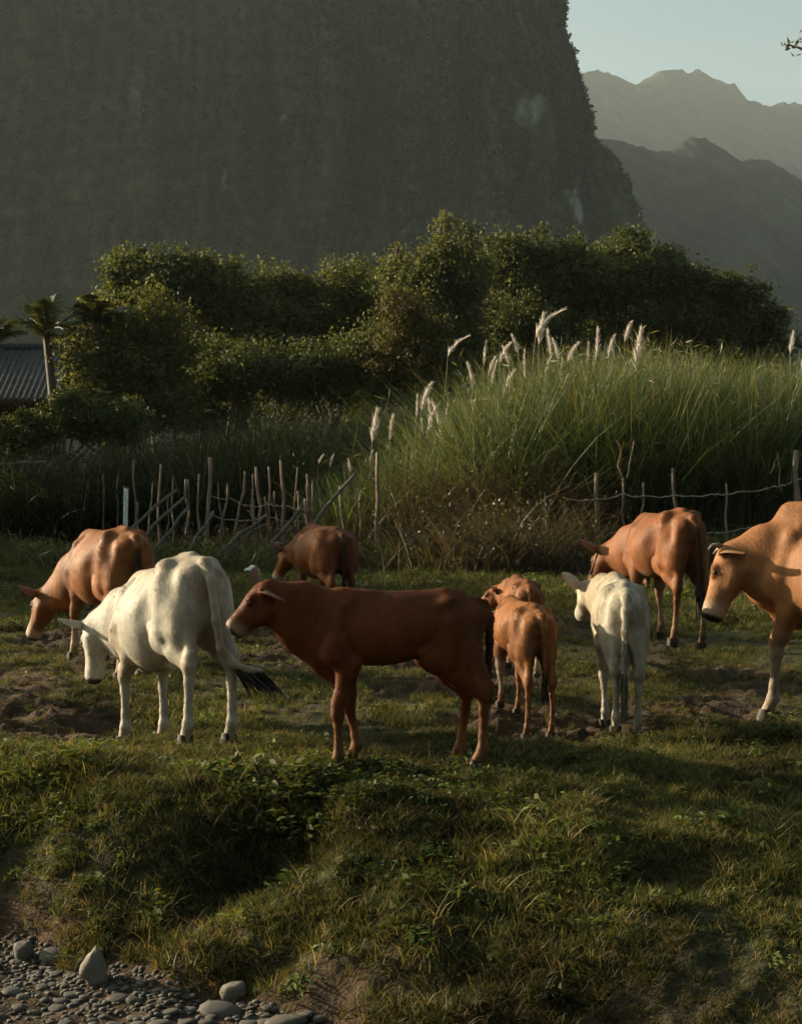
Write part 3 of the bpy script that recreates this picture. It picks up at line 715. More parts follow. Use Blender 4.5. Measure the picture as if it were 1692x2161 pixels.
    flow = flow + .55 * np.stack([fbm(pj[:, 0] * 4, pj[:, 1] * 4, pj[:, 2] * 4, seed=seed + 91 + q_, oct=2) for q_ in range(3)], 1) + rgh.normal(0, .16, flow.shape)
    flow = unit(flow - nh * (flow * nh).sum(1, keepdims=True))
    dvh = unit(flow + nh * rgh.uniform(.03, .16, (len(k_), 1)))
    lh = rgh.uniform(.012, .024, len(k_)) / S * (1 - .4 * lg[:, 0])
    Vh, Fh = blades(pj - nh * .0015, dvh, lh, np.full(len(k_), .0030 / S), np.full(len(k_), .0), side=unit(np.cross(dvh, nh)), seg=1, rng=rgh, bdir=-nh, tip=.25)
    ch = np.repeat(Cc[k_] * rgh.uniform(.70, 1.30, (len(k_), 1)), 4, 0)
    link('hair', mesh_np('hair', Vh * S, Fh, False, np.clip(ch, 0, 1)), MAT_HAIR, o)
    # eyes
    for s in (1, -1):
        mb = MB(); cpt = hp(.148, .083 * s, .016)
        u_ = np.linspace(0, math.pi, 7); v_ = np.linspace(0, 2 * math.pi, 10, endpoint=False)
        Vv = np.array([cpt + -.0 * k + .0155 * k * (nn * math.cos(i) + (a * math.cos(j) * 1.15 + l * math.sin(j)) * math.sin(i)) for i in u_ for j in v_]) * S
        Ff = np.array([[i * 10 + j, (i + 1) * 10 + j, (i + 1) * 10 + (j + 1) % 10, i * 10 + (j + 1) % 10] for i in range(6) for j in range(10)])
        mb.add(Vv, Ff); link('eye', mb.mesh('eye', True), MAT_EYE, o)
    if horns:
        for s in (1, -1):
            mb = MB(); L = horns
            P = np.array([hp(-.02, .045 * s, .03), hp(-.03, (.05 + .5 * L) * s, .05 + .15 * L), hp(-.02, (.05 + .8 * L) * s, .06 + .55 * L), hp(.02, (.05 + .85 * L) * s, .06 + L)]) * S
            add_tube(mb, P, np.array([.022, .017, .010, .003]) * S, 8); link('horn', mb.mesh('horn', True), MAT_HORN, o)
    for hf, s in feet:
        mb = MB()
        for t_ in (1, -1):
            ring = []
            for lev, (zf, sx, sy_, ox) in enumerate([(0.03, .036, .019, -.010), (-.005, .043, .021, .0), (-.045, .050, .023, .008)]):
                for j in range(10):
                    an = j / 10 * 2 * math.pi
                    ring.append([hf[0] + ox + sx * math.cos(an), hf[1] + t_ * .024 + sy_ * math.sin(an), hf[2] + zf])
            Ff = [[lv * 10 + j, lv * 10 + (j + 1) % 10, lv * 10 + 10 + (j + 1) % 10, lv * 10 + 10 + j] for lv in range(2) for j in range(10)]
            mb.add(np.array(ring) * S, np.array(Ff))
        link('hoof', mb.mesh('hoof', True), MAT_HOOF, o)
    # tail tuft: a bundle of hair
    rg = np.random.default_rng(seed + 5); n = 90
    e0 = tp[-1]; d0 = unit(tp[-1] - tp[-2])
    base = e0 - d0 * rg.uniform(0, .16, n)[:, None] + rg.normal(0, .008, (n, 3))
    dv = unit(d0[None] * .9 + rg.normal(0, .13, (n, 3)) + np.array([0, 0, -.9]))
    sd = unit(np.cross(dv, rg.normal(0, 1, (n, 3))))
    Vb, Fb = blades(base, dv, rg.uniform(.12, .26, n), np.full(n, .016), rg.uniform(0, .12, n), side=sd, rng=rg)
    link('tail_tuft', mesh_np('tail_tuft', Vb * S, Fb), MAT_TUFT if c.get('tuft') is None else c['tuft'], o)
    if strap:
        mb = MB()
        for s0, (ry, t0, b0) in ((.03, (.098, .075, -.135)), (.26, (.074, .055, -.115))):
            Q = [hp(s0, math.cos(an) * ry, (t0 + b0) / 2 + math.sin(an) * (t0 - b0) / 2) for an in np.linspace(0, 2 * math.pi, 17)]
            add_tube(mb, np.array(Q) * S, .011 * S, 6)
        for s in (1, -1): add_tube(mb, np.array([hp(.03, .096 * s, -.03), hp(.14, .1 * s, -.05), hp(.26, .074 * s, -.03)]) * S, .010 * S, 6)
        link('halter', mb.mesh('halter', True), MAT_STRAP, o)
    return o

def hang(x0=-.665, z0=1.03, zend=.42, y=0., sway=0.):
    return [(-.58, 0, 1.10), (-.645, y * .2, 1.09), (-.69, y * .5, 1.0), (-.69, y * .8 + sway * .3, .85), (-.68, y + sway * .6, .7), (-.67, y + sway, zend)]

def on(px, Y): return (px - 846.0) / F_PX * Y
DARKTAIL = dict(tail=np.array([.03, .018, .012]))

# the brown calf in profile
make_cow('calf', 'dark reddish brown calf standing in profile nearest the camera, facing left', 'calf', on(832, 8.6), 8.6, 184, S=.842, lf=.90, df=.73, wf=.74, hs=.96, hl=.80, hd=1.08, nk=1.0, legw=1.0, es=1.1,
         poll=(.845, 0, 1.195), mdir=(.66, .05, -.75), lat=(-.06, 1, 0), ears=[(-.15, .70, -.75), (-.35, -.75, .55)], legs=(.05, -.09, -.02, .12), tail=hang(zend=.5), h=.0115,
         coat=dict(base=np.array([.115, .032, .007]), leg=np.array([.18, .082, .034]), belly=np.array([.14, .048, .014]), ring=np.array([.30, .20, .13]), tail=np.array([.05, .022, .012])), dewlap=.3, seed=1)
# the white cow
make_cow('cow', 'white cow with black tail tuft grazing behind the brown calf in profile', 'cow', on(350, 10.0), 10.0, 121, S=1.02, lf=.98, df=.98, wf=.93, hs=.88,
         poll=(.93, .14, .95), mdir=(.12, .06, -.95), lat=(0, 1, .1), ears=[(-.1, 1, .02), (-.1, -1, -.1)], legs=(.04, -.04, -.03, -.14), tail=[(-.58, 0, 1.10), (-.645, 0, 1.09), (-.715, -.0, .97), (-.75, -.01, .80), (-.77, -.03, .64), (-.80, -.09, .545), (-.83, -.18, .51), (-.85, -.25, .50)],
         coat=dict(base=WHITE, leg=WHITE * 1.05, belly=WHITE, ring=WHITE, muzzle=np.array([.06, .05, .045])), pitch=13, bony=.7, dewlap=.9, legw=.95, seed=2)
# the brown cow at the left edge
make_cow('cow', 'brown cow grazing behind the white cow, dark ear at the picture edge', 'cow', on(225, 12.75), 12.75, 122, S=.98, lf=.98, df=.96, wf=.90, hs=.94,
         poll=(.95, .20, .68), mdir=(.36, .22, -.9), lat=(-.2, 1, .1), ears=[(-.1, 1, .1), (-.1, -1, -.1)], legs=(.10, -.05, 0, .08), tail=hang(zend=.45),
         coat=dict(base=np.array([.215, .082, .025]), **DARKTAIL), bony=.8, pitch=5, dewlap=.8, legw=.9, seed=3)
# the small cow at the fence
make_cow('cow', 'small brown cow with dark tail farthest back, near the leaning poles', 'cow', on(682, 16.2), 16.2, 115, S=.83, lf=.96, df=1.02, wf=1.1,
         poll=(.95, .10, .84), mdir=(.42, .25, -.88), lat=(-.2, 1, .1), ears=[(-.1, 1, .25), (-.1, -1, .1)], legs=(0, .05, 0, .05), tail=hang(zend=.4), horns=.10,
         coat=dict(base=np.array([.14, .046, .014]), leg=np.array([.17, .09, .05]), **DARKTAIL), h=.016, seed=4)
# the small calf behind
make_cow('calf', 'smallest brown calf half hidden behind another calf, below the brambles', 'calf', on(1100, 12.9), 12.9, 96, S=.67, lf=.90, df=.80, wf=.76, hs=1.0, legw=.85, bony=.4,
         poll=(.80, .16, .98), mdir=(.40, .65, -.65), lat=(-.8, .5, 0), legs=(0, .05, 0, .05), tail=hang(zend=.5), coat=dict(base=np.array([.195, .074, .024])), h=.014, seed=5, dewlap=.2)
# the brown calf in front of it
make_cow('calf', 'light brown calf seen from behind with head hidden, beside the calf in profile', 'calf', on(1100, 10.25), 10.25, 104, S=.675, lf=.90, df=.78, wf=.84, hs=.95, legw=.85, bony=.5,
         poll=(.80, -.05, .98), mdir=(.75, -.1, -.65), lat=(0, 1, 0), legs=(-.02, .10, .06, -.05), tail=hang(zend=.45, y=-.03), coat=dict(base=np.array([.22, .088, .028]), belly=WHITE * .9, bellyamt=.75, leg=np.array([.20, .09, .045])), h=.013, seed=6, dewlap=.3)
# the white calf
make_cow('calf', 'slender cream white calf seen from behind with its tail hanging straight', 'calf', on(1306, 10.2), 10.2, 88, S=.855, lf=.92, df=.78, wf=.70, hs=.92, legw=.86, bony=.6,
         poll=(.78, .15, 1.06), mdir=(.70, .12, -.6), lat=(-.2, .95, 0), ears=[(-.35, .85, .35), (-.2, -.9, .1)], legs=(.0, .06, .03, -.03), tail=hang(zend=.40, y=.03), coat=dict(base=WHITE * np.array([.98, .93, .85]), leg=WHITE, belly=WHITE, ring=WHITE, muzzle=np.array([.1, .08, .07]), tuft=MAT_HORN), h=.0125, seed=7, dewlap=.3, spread=.85)
# the bony cow by the wire
make_cow('cow', 'bony brown cow with dark halter standing before the wire fence', 'cow', on(1398, 14.6), 14.6, 104, S=1.06, lf=.98, df=.86, wf=.82, hs=.98,
         poll=(.95, .16, .90), mdir=(.45, .25, -.85), lat=(-.2, 1, .1), ears=[(-.1, .9, .35), (-.1, -.95, .1)], legs=(.0, -.08, .10, -.02), legw=.80, tail=hang(zend=.45, y=-.04), strap=True,
         coat=dict(base=np.array([.185, .067, .022]), leg=np.array([.24, .15, .09]), **DARKTAIL), pitch=6, bony=1.25, dewlap=.6, h=.015, seed=8)
# the big cow at the right edge
make_cow('cow', 'large orange brown cow with short horns walking in from the right edge', 'cow', on(1808, 10.15), 10.15, 134, S=1.14, lf=1.0, df=.96, wf=.90, hs=.90, nk=1.0,
         poll=(.71, .24, .97), mdir=(.14, .30, -.95), lat=(-.35, .92, 0), ears=[(.0, .62, -.8), (.0, -.95, .1)], legs=(.12, -.20, -.1, .1), tail=hang(zend=.45), horns=.045, hump=.62,
         coat=dict(base=np.array([.27, .118, .045]), leg=np.array([.30, .25, .19]), belly=np.array([.36, .23, .12]), bellyamt=.5, legz=(.36, .50)), dewlap=1.8, h=.0135, seed=9)
# ------------------------------------------------------------------ trees and shrubs behind the pasture
MAT_LEAF = mat_foliage('tree_leaf', trans=.30, rough=.65, spec=.12)
MAT_BARK = mat_bark('bark', (.045, .032, .022), (.15, .11, .08))

def crown_mesh(name, blobs, n, L, cols, seed, droop=.2, clump=.55, ratio=.5):
    """leaves gathered in clumps through the volume of several blobs"""
    rg = np.random.default_rng(seed)
    vol = np.array([b[3] * b[4] * b[5] for b in blobs]) ** .75; vol = vol / vol.sum()
    C, D, N, Ln, K = [], [], [], [], []
    for b, fr in zip(blobs, vol):
        nb = int(n * fr); nc = max(8, nb // 30)
        u = unit(rg.normal(0, 1, (nc, 3))); r = rg.uniform(.25, 1.0, nc) ** .5 * (1 + .55 * rg.uniform(0, 1, nc) ** 5)
        rad = np.array(b[3:6])
        cen = np.array(b[:3]) + u * r[:, None] * rad * (1 + .22 * fbm(u[:, 0] * 2.2 + seed, u[:, 1] * 2.2, u[:, 2] * 2.2, seed=seed)[:, None])
        csz = rg.uniform(.45, 1.6, nc) * clump
        shade = rg.uniform(.72, 1.2, nc)
        i = rg.integers(0, nc, nb)
        off = unit(rg.normal(0, 1, (nb, 3))) * (rg.uniform(0, 1, nb) ** .45 * csz[i])[:, None] * np.array([1, 1, .62])
        c = cen[i] + off
        out_ = unit((c - np.array(b[:3])) / rad * .6 + off / csz[i][:, None] * .6 + np.array([0, 0, .35]))
        d = unit(rg.normal(0, 1, (nb, 3)) + out_ * .5 + np.array([0, 0, -droop]))
        nn = unit(out_ + rg.normal(0, .55, (nb, 3)))
        C.append(c); D.append(d); N.append(nn); Ln.append(L * rg.uniform(.6, 1.35, nb)); K.append(shade[i] * rg.uniform(.75, 1.25, nb))
    C, D, N, Ln, K = map(np.concatenate, (C, D, N, Ln, K))
    V, F = leaf_quads(C, D, N, Ln, Ln * ratio)
    w = rg.uniform(0, 1, len(C))[:, None]
    col = (np.array(cols[0]) * (1 - w) + np.array(cols[1]) * w) * K[:, None]
    col = np.repeat(np.clip(col, 0, 1), 4, 0)
    return mesh_np(name, V, F, False, col)

G_DARK = ((.048, .064, .022), (.120, .130, .048))
G_OLIVE = ((.070, .084, .028), (.165, .165, .062))
G_YEL = ((.076, .085, .027), (.16, .154, .054))

def tree(name, label, cat, px, Y, blobs_px, n, L, cols, seed, trunks=1, group='trees behind the pasture', depth=.8, tr=.14, clump=.55, ratio=.5, droop=.2, lean=0.):
    base = np.array([on(px, Y), Y, float(ground_z(on(px, Y), Y)) - .1])
    o = link(name, None, label=label, category=cat, group=group); o.location = base
    rg = np.random.default_rng(seed)
    bl = []
    for (bx, by, rx_, ry_) in blobs_px:
        c = at(bx, by, Y + rg.uniform(-.6, .6)); r1, r2 = rx_ / F_PX * Y, ry_ / F_PX * Y
        bl.append((*(c - base), r1, max(r1, r2) * depth, r2))
    # break each mass of the crown into uneven lobes
    lobes = []
    for b in bl:
        r0 = np.array(b[3:6]); lobes.append((*b[:3], *(r0 * .88)))
        for q in range(6):
            u_ = unit(rg.normal(0, 1, 3) + np.array([-.1, -.35, .35])); k_ = rg.uniform(.22, .6)
            c_ = np.array(b[:3]) + u_ * r0 * rg.uniform(.6, 1.12); lobes.append((*c_, *(np.full(3, k_ * r0.min() * 1.05) * np.array([1.15, 1, .85]))))
    for b in bl:
        for q in range(6 if b[5] > .6 else 0):
            a_ = rg.uniform(-1, 1); hgt_ = rg.uniform(.18, .5)
            lobes.append((b[0] + a_ * b[3] * .9, b[1] - rg.uniform(-.2, .7) * b[4], b[2] + b[5] * math.sqrt(max(0, 1 - a_ * a_ * .8)) * .92 + hgt_ * .5, .10 + .12 * hgt_, .12, hgt_))
    me = crown_mesh('crown', lobes, int(n * 2.6), L * .56, cols, seed, droop, clump * .80, ratio)
    link('crown', me, MAT_LEAF, o)
    mb = MB()
    for t in range(trunks):
        b0 = np.array([rg.uniform(-.3, .3) * (trunks > 1), rg.uniform(-.3, .3) * (trunks > 1), 0])
        hub = np.array([np.mean([b[0] for b in bl]) * .4 + lean, 0, min(b[2] for b in bl) * .55]) + rg.normal(0, .15, 3)
        add_tube(mb, [b0, b0 * .6 + hub * .4 + rg.normal(0, .08, 3), hub], [tr, tr * .8, tr * .65], 8, wob=.12, seed=seed)
        for b in bl:
            e_ = np.array(b[:3]); mid = hub * .5 + e_ * .5 + rg.normal(0, .25, 3); mid[2] += .2
            add_tube(mb, [hub, mid, e_], [tr * .6, tr * .38, tr * .14], 6, seed=seed)
            for q in range(5):
                tip = e_ + unit(rg.normal(0, 1, 3) + np.array([0, 0, .5])) * np.array(b[3:6]) * .85
                add_tube(mb, [mid * .4 + e_ * .6, (e_ + tip) / 2 + rg.normal(0, .12, 3), tip], [tr * .25, tr * .16, tr * .05], 5, seed=seed + q)
    link('trunk', mb.mesh('trunk', True), MAT_BARK, o)
    return o

tree('tree', 'dark topped tree rising above the bushes right of the palms', 'tree', 330, 50, [(300, 575, 58, 38), (350, 625, 75, 55), (270, 640, 55, 60), (400, 590, 45, 40)], 9000, .26, G_DARK, 101, clump=.5)
tree('tree', 'olive green tree with forked leaning trunks behind the dark bushes', 'tree', 470, 51, [(470, 615, 80, 48), (560, 640, 90, 55), (430, 690, 70, 60), (560, 730, 100, 60), (620, 610, 50, 30), (480, 800, 90, 60)], 13000, .25, G_OLIVE, 102, trunks=2, tr=.13)
tree('tree', 'low rounded tree filling the dip between two taller groups', 'tree', 690, 52, [(680, 660, 80, 60), (740, 620, 70, 55), (640, 760, 85, 70), (760, 730, 85, 75), (760, 820, 80, 50)], 11000, .25, G_OLIVE, 103)
tree('tree', 'tree with tall leafy shoots standing up above the plumes', 'tree', 920, 50, [(860, 615, 65, 55), (930, 592, 60, 55), (985, 598, 60, 55), (890, 680, 90, 80), (960, 690, 80, 70), (900, 790, 90, 70), (980, 780, 80, 60), (938, 470, 13, 38), (992, 500, 14, 32), (838, 530, 10, 18), (935, 520, 22, 25)], 15000, .25, G_OLIVE, 104, trunks=2)
tree('tree', 'broad dark tree behind the crest of the plume grass', 'tree', 1130, 53, [(1080, 560, 75, 50), (1170, 570, 80, 60), (1120, 660, 95, 80), (1240, 620, 80, 70), (1060, 740, 80, 60), (1180, 740, 90, 60), (1210, 530, 40, 26), (1070, 520, 35, 22)], 14000, .26, G_DARK, 105)
tree('tree', 'dark tree standing before the foot of the cliff, its top nearly level', 'tree', 1350, 54, [(1330, 560, 70, 50), (1390, 575, 60, 45), (1330, 660, 95, 80), (1430, 650, 80, 70), (1300, 740, 90, 60), (1410, 745, 80, 50), (1335, 520, 25, 20)], 13000, .26, G_DARK, 106)
tree('tree', 'dark sloping tree at the right end of the tree line', 'tree', 1530, 55, [(1490, 635, 70, 50), (1560, 665, 65, 50), (1500, 720, 100, 60), (1620, 715, 55, 50), (1630, 668, 22, 14), (1560, 615, 30, 18)], 11000, .26, G_DARK, 107)
for i_, (px_, py_, w_, h_) in enumerate([(270, 600, 90, 75), (430, 625, 110, 80), (600, 650, 110, 80), (760, 640, 100, 85), (900, 610, 110, 90), (1040, 590, 110, 90), (1200, 590, 110, 90), (1340, 600, 100, 85), (1470, 650, 90, 75), (1580, 700, 70, 55)]):
    tree('tree', 'dark tree of the rear row behind the bushes, %s from the left' % ('first', 'second', 'third', 'fourth', 'fifth', 'sixth', 'seventh', 'eighth', 'ninth', 'tenth')[i_], 'tree', px_, 60 + (i_ % 3) * 1.5, [(px_, py_ + 10, w_ * .8, h_ * .75), (px_ - 30, py_ + 110, w_, h_), (px_ + 35, py_ + 120, w_, h_), (px_, py_ + 210, w_, h_)], 6500, .30, G_DARK if i_ % 3 else G_OLIVE, 160 + i_, group='rear row of dark trees')
tree('shrub', 'yellowish leafy bush beside the tiled roof, below the palms', 'bush', 220, 43, [(215, 715, 55, 45), (270, 740, 80, 65), (180, 780, 55, 60), (240, 820, 85, 50), (330, 770, 60, 70), (330, 690, 70, 50), (160, 862, 70, 42), (290, 868, 75, 45), (370, 850, 60, 50)], 11000, .22, G_YEL, 108, trunks=3, tr=.07, group='shrubs before the tree line')
tree('shrub', 'shaded dark bush in the middle distance left of the plume grass', 'bush', 520, 45, [(480, 790, 90, 60), (600, 800, 90, 60), (420, 850, 70, 50), (700, 790, 80, 65), (800, 770, 60, 60)], 12000, .22, G_DARK, 109, trunks=3, tr=.07, group='shrubs before the tree line')
tree('shrub', 'low shaded bush growing under the eave of the tiled house', 'bush', 110, 38, [(60, 905, 80, 35), (170, 880, 70, 45), (250, 900, 70, 50), (20, 940, 60, 40)], 8000, .17, G_DARK, 110, trunks=3, tr=.06, clump=.35, group='shrubs before the tree line')
tree('shrub', 'bush with reddish dry leaves between the shoots tree and the plumes', 'bush', 870, 44, [(850, 700, 40, 60), (890, 760, 50, 60), (830, 800, 60, 50)], 5000, .20, ((.06, .058, .02), (.13, .105, .04)), 111, trunks=2, tr=.07, group='shrubs before the tree line')

for i_, (px_, Y_, z_) in enumerate([(-260, 33, 5.0), (-420, 29, 4.2), (-330, 37, 6.6), (-560, 34, 5.6), (-480, 41, 8.6), (-930, 21.5, 4.6), (-850, 24.5, 4.6), (-560, 26.5, 3.6)]):
    pt_ = HZ - (z_ - EYE) / Y_ * F_PX; r_ = 1.7 * F_PX / Y_
    tree('tree', ('leafy tree outside the left edge of the frame, nearest the pasture', 'leafy tree outside the left frame edge, lowest of its row', 'leafy tree outside the left frame edge, beside the house wall', 'tall tree farthest left, wholly outside the frame', 'tall tree left of the house, outside the frame', 'low broad tree outside the left frame edge, first towards the viewer', 'low broad tree outside the left frame edge, second towards the viewer', 'low broad tree outside the left frame edge, third towards the viewer')[i_], 'tree', px_, Y_,
         [(px_, pt_ + r_ * .6, r_, r_ * .6), (px_ - r_ * .6, pt_ + r_ * 1.3, r_ * .9, r_ * .7), (px_ + r_ * .4, pt_ + r_ * 1.5, r_ * .8, r_ * .8)], 5000, .26, G_DARK, 140 + i_, group='trees outside the left frame edge')

# branch tip of a tree that stands just outside the frame at the right
def edge_tree():
    Y = 20.0; base = np.array([on(2150, Y), Y, float(ground_z(on(2150, Y), Y)) - .1])
    o = link('tree', None, label='slender tree outside the frame whose leafy twig reaches into the sky', category='tree'); o.location = base
    tip = at(1662, 92, Y) - base; hub = np.array([.2, 0, 5.2])
    mb = MB(); add_tube(mb, [(0, 0, 0), (.1, 0, 2.5), hub], [.13, .11, .09], 8)
    add_tube(mb, [hub, hub * .5 + tip * .5 + np.array([0, 0, .35]), tip], [.06, .04, .008], 6)
    for e in ((1.2, .5, 6.6), (.2, -.6, 7.4), (1.6, -.3, 5.9)): add_tube(mb, [hub, np.array(e) * .5 + hub * .5, e], [.05, .035, .01], 6)
    link('trunk', mb.mesh('trunk', True), MAT_BARK, o)
    bl = [(tip[0] + .06, 0, tip[2] + .02, .14, .12, .085), (tip[0] + .45, 0, tip[2] + .1, .35, .3, .2), (.9, 0, 6.6, 1.3, 1.2, .8), (.3, -.4, 7.3, .9, .9, .6), (1.6, 0, 5.9, .8, .8, .6)]
    link('crown', crown_mesh('crown', bl, 5200, .085, G_DARK, 130, clump=.13), MAT_LEAF, o)
edge_tree()

# palms
MAT_PALM = mat_foliage('palm_leaf', trans=.3, rough=.35, spec=.5)
def palm(label, px, py, Y, n, L, seed):
    top = at(px, py, Y); base = np.array([top[0] + .3, Y, float(ground_z(top[0], Y)) - .1])
    o = link('palm_tree', None, label=label, category='palm', group='palms beside the house'); o.location = base
    rg = np.random.default_rng(seed); t = top - base
    mb = MB(); add_tube(mb, [(0, 0, 0), t * .5 + np.array([.12, 0, 0]), t], [.16, .12, .10], 9, wob=.08, seed=seed); link('trunk', mb.mesh('trunk', True), MAT_BARK, o)
    for i in range(n):
        a = i / n * 2 * math.pi + rg.uniform(-.2, .2); el = rg.uniform(.25, 1.4)
        d = np.array([math.cos(a) * math.cos(el), math.sin(a) * math.cos(el), math.sin(el)]); Lf = L * rg.uniform(.8, 1.15)
        s = np.linspace(0, 1, 12)
        P = t + d * (Lf * s)[:, None]; P[:, 2] -= .34 * Lf * s ** 2.4
        T = unit(np.gradient(P, axis=0)); sd = unit(np.cross(T, np.array([0, 0, 1.]))); up = np.cross(sd, T)
        mb = MB(); add_tube(mb, P, np.linspace(.035, .008, 12), 5, col=(.13, .12, .05))
        ii = np.repeat(np.arange(1, 12), 5); f = rg.uniform(0, 1, len(ii)); c = P[ii - 1] * (1 - f)[:, None] + P[ii] * f[:, None]
        ll = .42 * np.sin(np.pi * (.12 + .82 * (ii - 1 + f) / 11)) ** .7
        for sg in (1, -1):
            dv = unit(sd[ii] * sg + T[ii] * .55 - up[ii] * .25 + rg.normal(0, .08, (len(ii), 3)))
            Vb, Fb = blades(c, dv, ll, np.full(len(ii), .045), np.full(len(ii), .12), side=unit(np.cross(dv, up[ii])), seg=2, rng=rg, bdir=np.tile(np.array([0, 0, -1.]), (len(ii), 1)))
            cl = np.array([.075, .085, .025]) * rg.uniform(.7, 1.3); mb.add(Vb, Fb, cl)
        link('frond', mb.mesh('frond'), MAT_PALM, o)
palm('palm with drooping fronds at the left edge above the tiled roof', 98, 712, 42.2, 13, 1.75, 201)
palm('palm behind the yellowish bush, its fronds pointing up', 205, 680, 42.6, 11, 1.15, 202)
palm('palm cut by the left frame edge, lowest of the three crowns', -10, 720, 47, 12, 1.4, 203)
# ------------------------------------------------------------------ house
def box(mb, x0, x1, y0, y1, z0, z1, col=None):
    V = [(x, y, z) for x in (x0, x1) for y in (y0, y1) for z in (z0, z1)]
    mb.add(V, [(0, 1, 3, 2), (4, 6, 7, 5), (0, 4, 5, 1), (2, 3, 7, 6), (0, 2, 6, 4), (1, 5, 7, 3)], col)
MAT_ROOF = mat_bark('roof_tile', (.028, .028, .027), (.075, .073, .068), 1.5, .3, .75, (1, 1, 1))
MAT_WALL = mat_bark('house_boards', (.05, .035, .025), (.11, .08, .055), 2, .3, .9)
def house():
    Y0 = 44.0; xr_ = on(118, Y0); xl_ = xr_ - 8.0
    o = link('house', None, label='low house with a grey ribbed roof at the left edge behind bushes', category='house'); o.location = (xr_, Y0, 0)
    w = xl_ - xr_
    ze, zr = at(0, 842, Y0)[2], at(0, 735, Y0 + 2.6)[2]
    mb = MB(); box(mb, w + .5, -.7, .6, 4.6, -.1, ze + .1); link('wall', mb.mesh('wall'), MAT_WALL, o)
    # roof sheets with raised ribs, two slopes
    mb = MB(); nu = 240; xx = np.linspace(w, 0, nu); prof = .035 * (np.sin(np.arange(nu) * 2 * math.pi / 5) > .3)
    rows = 8
    for (ya, yb) in ((0, 2.6), (5.2, 2.6)):
        V = []
        for r_ in range(rows + 1):
            t = r_ / rows
            for i in range(nu):
                V.append((xx[i], ya + (yb - ya) * t, ze + (zr - ze) * t + prof[i] + .02 * ((r_ % 2))))
        F = [[r_ * nu + i, r_ * nu + i + 1, (r_ + 1) * nu + i + 1, (r_ + 1) * nu + i] for r_ in range(rows) for i in range(nu - 1)]
        mb.add(np.array(V), np.array(F))
    rf = link('roof', mb.mesh('roof'), MAT_ROOF, o)
    mb = MB(); add_tube(mb, [(w, 2.6, zr + .05), (0, 2.6, zr + .05)], .1, 8); link('ridge_cap', mb.mesh('ridge_cap', True), MAT_ROOF, rf)
    mb = MB(); box(mb, w, 0, -.03, .01, ze - .16, ze + .0); link('fascia_board', mb.mesh('fascia_board'), MAT_WALL, rf)
    for x in (-.35, -3.2, -6.0):
        mb = MB(); box(mb, x - .07, x + .07, .1, .24, -.1, ze - .01); link('post', mb.mesh('post'), MAT_WALL, o)
house()
MAT_CONC = mat_bark('concrete', (.09, .082, .07), (.17, .155, .13), 2, .2, .85)
def pole():
    Y = 43.4; b = at(372, 957, Y); g = float(ground_z(b[0], Y)); h = at(372, 690, Y)[2] - g
    o = link('utility_pole', None, label='pale concrete pole standing among the bushes left of centre', category='pole'); o.location = (b[0], Y, g)
    mb = MB()
    V = [(sx * w, sy * w, z) for z, w in ((-.1, .085), (h, .07)) for sx, sy in ((-1, -1), (1, -1), (1, 1), (-1, 1))]
    mb.add(V, [(0, 1, 5, 4), (1, 2, 6, 5), (2, 3, 7, 6), (3, 0, 4, 7), (4, 5, 6, 7), (3, 2, 1, 0)]); link('shaft', mb.mesh('shaft'), MAT_CONC, o)
    mb = MB(); box(mb, -.13, .13, -.12, -.088, h - .4, h - .33); link('bracket', mb.mesh('bracket'), MAT_CONC, o)
pole()
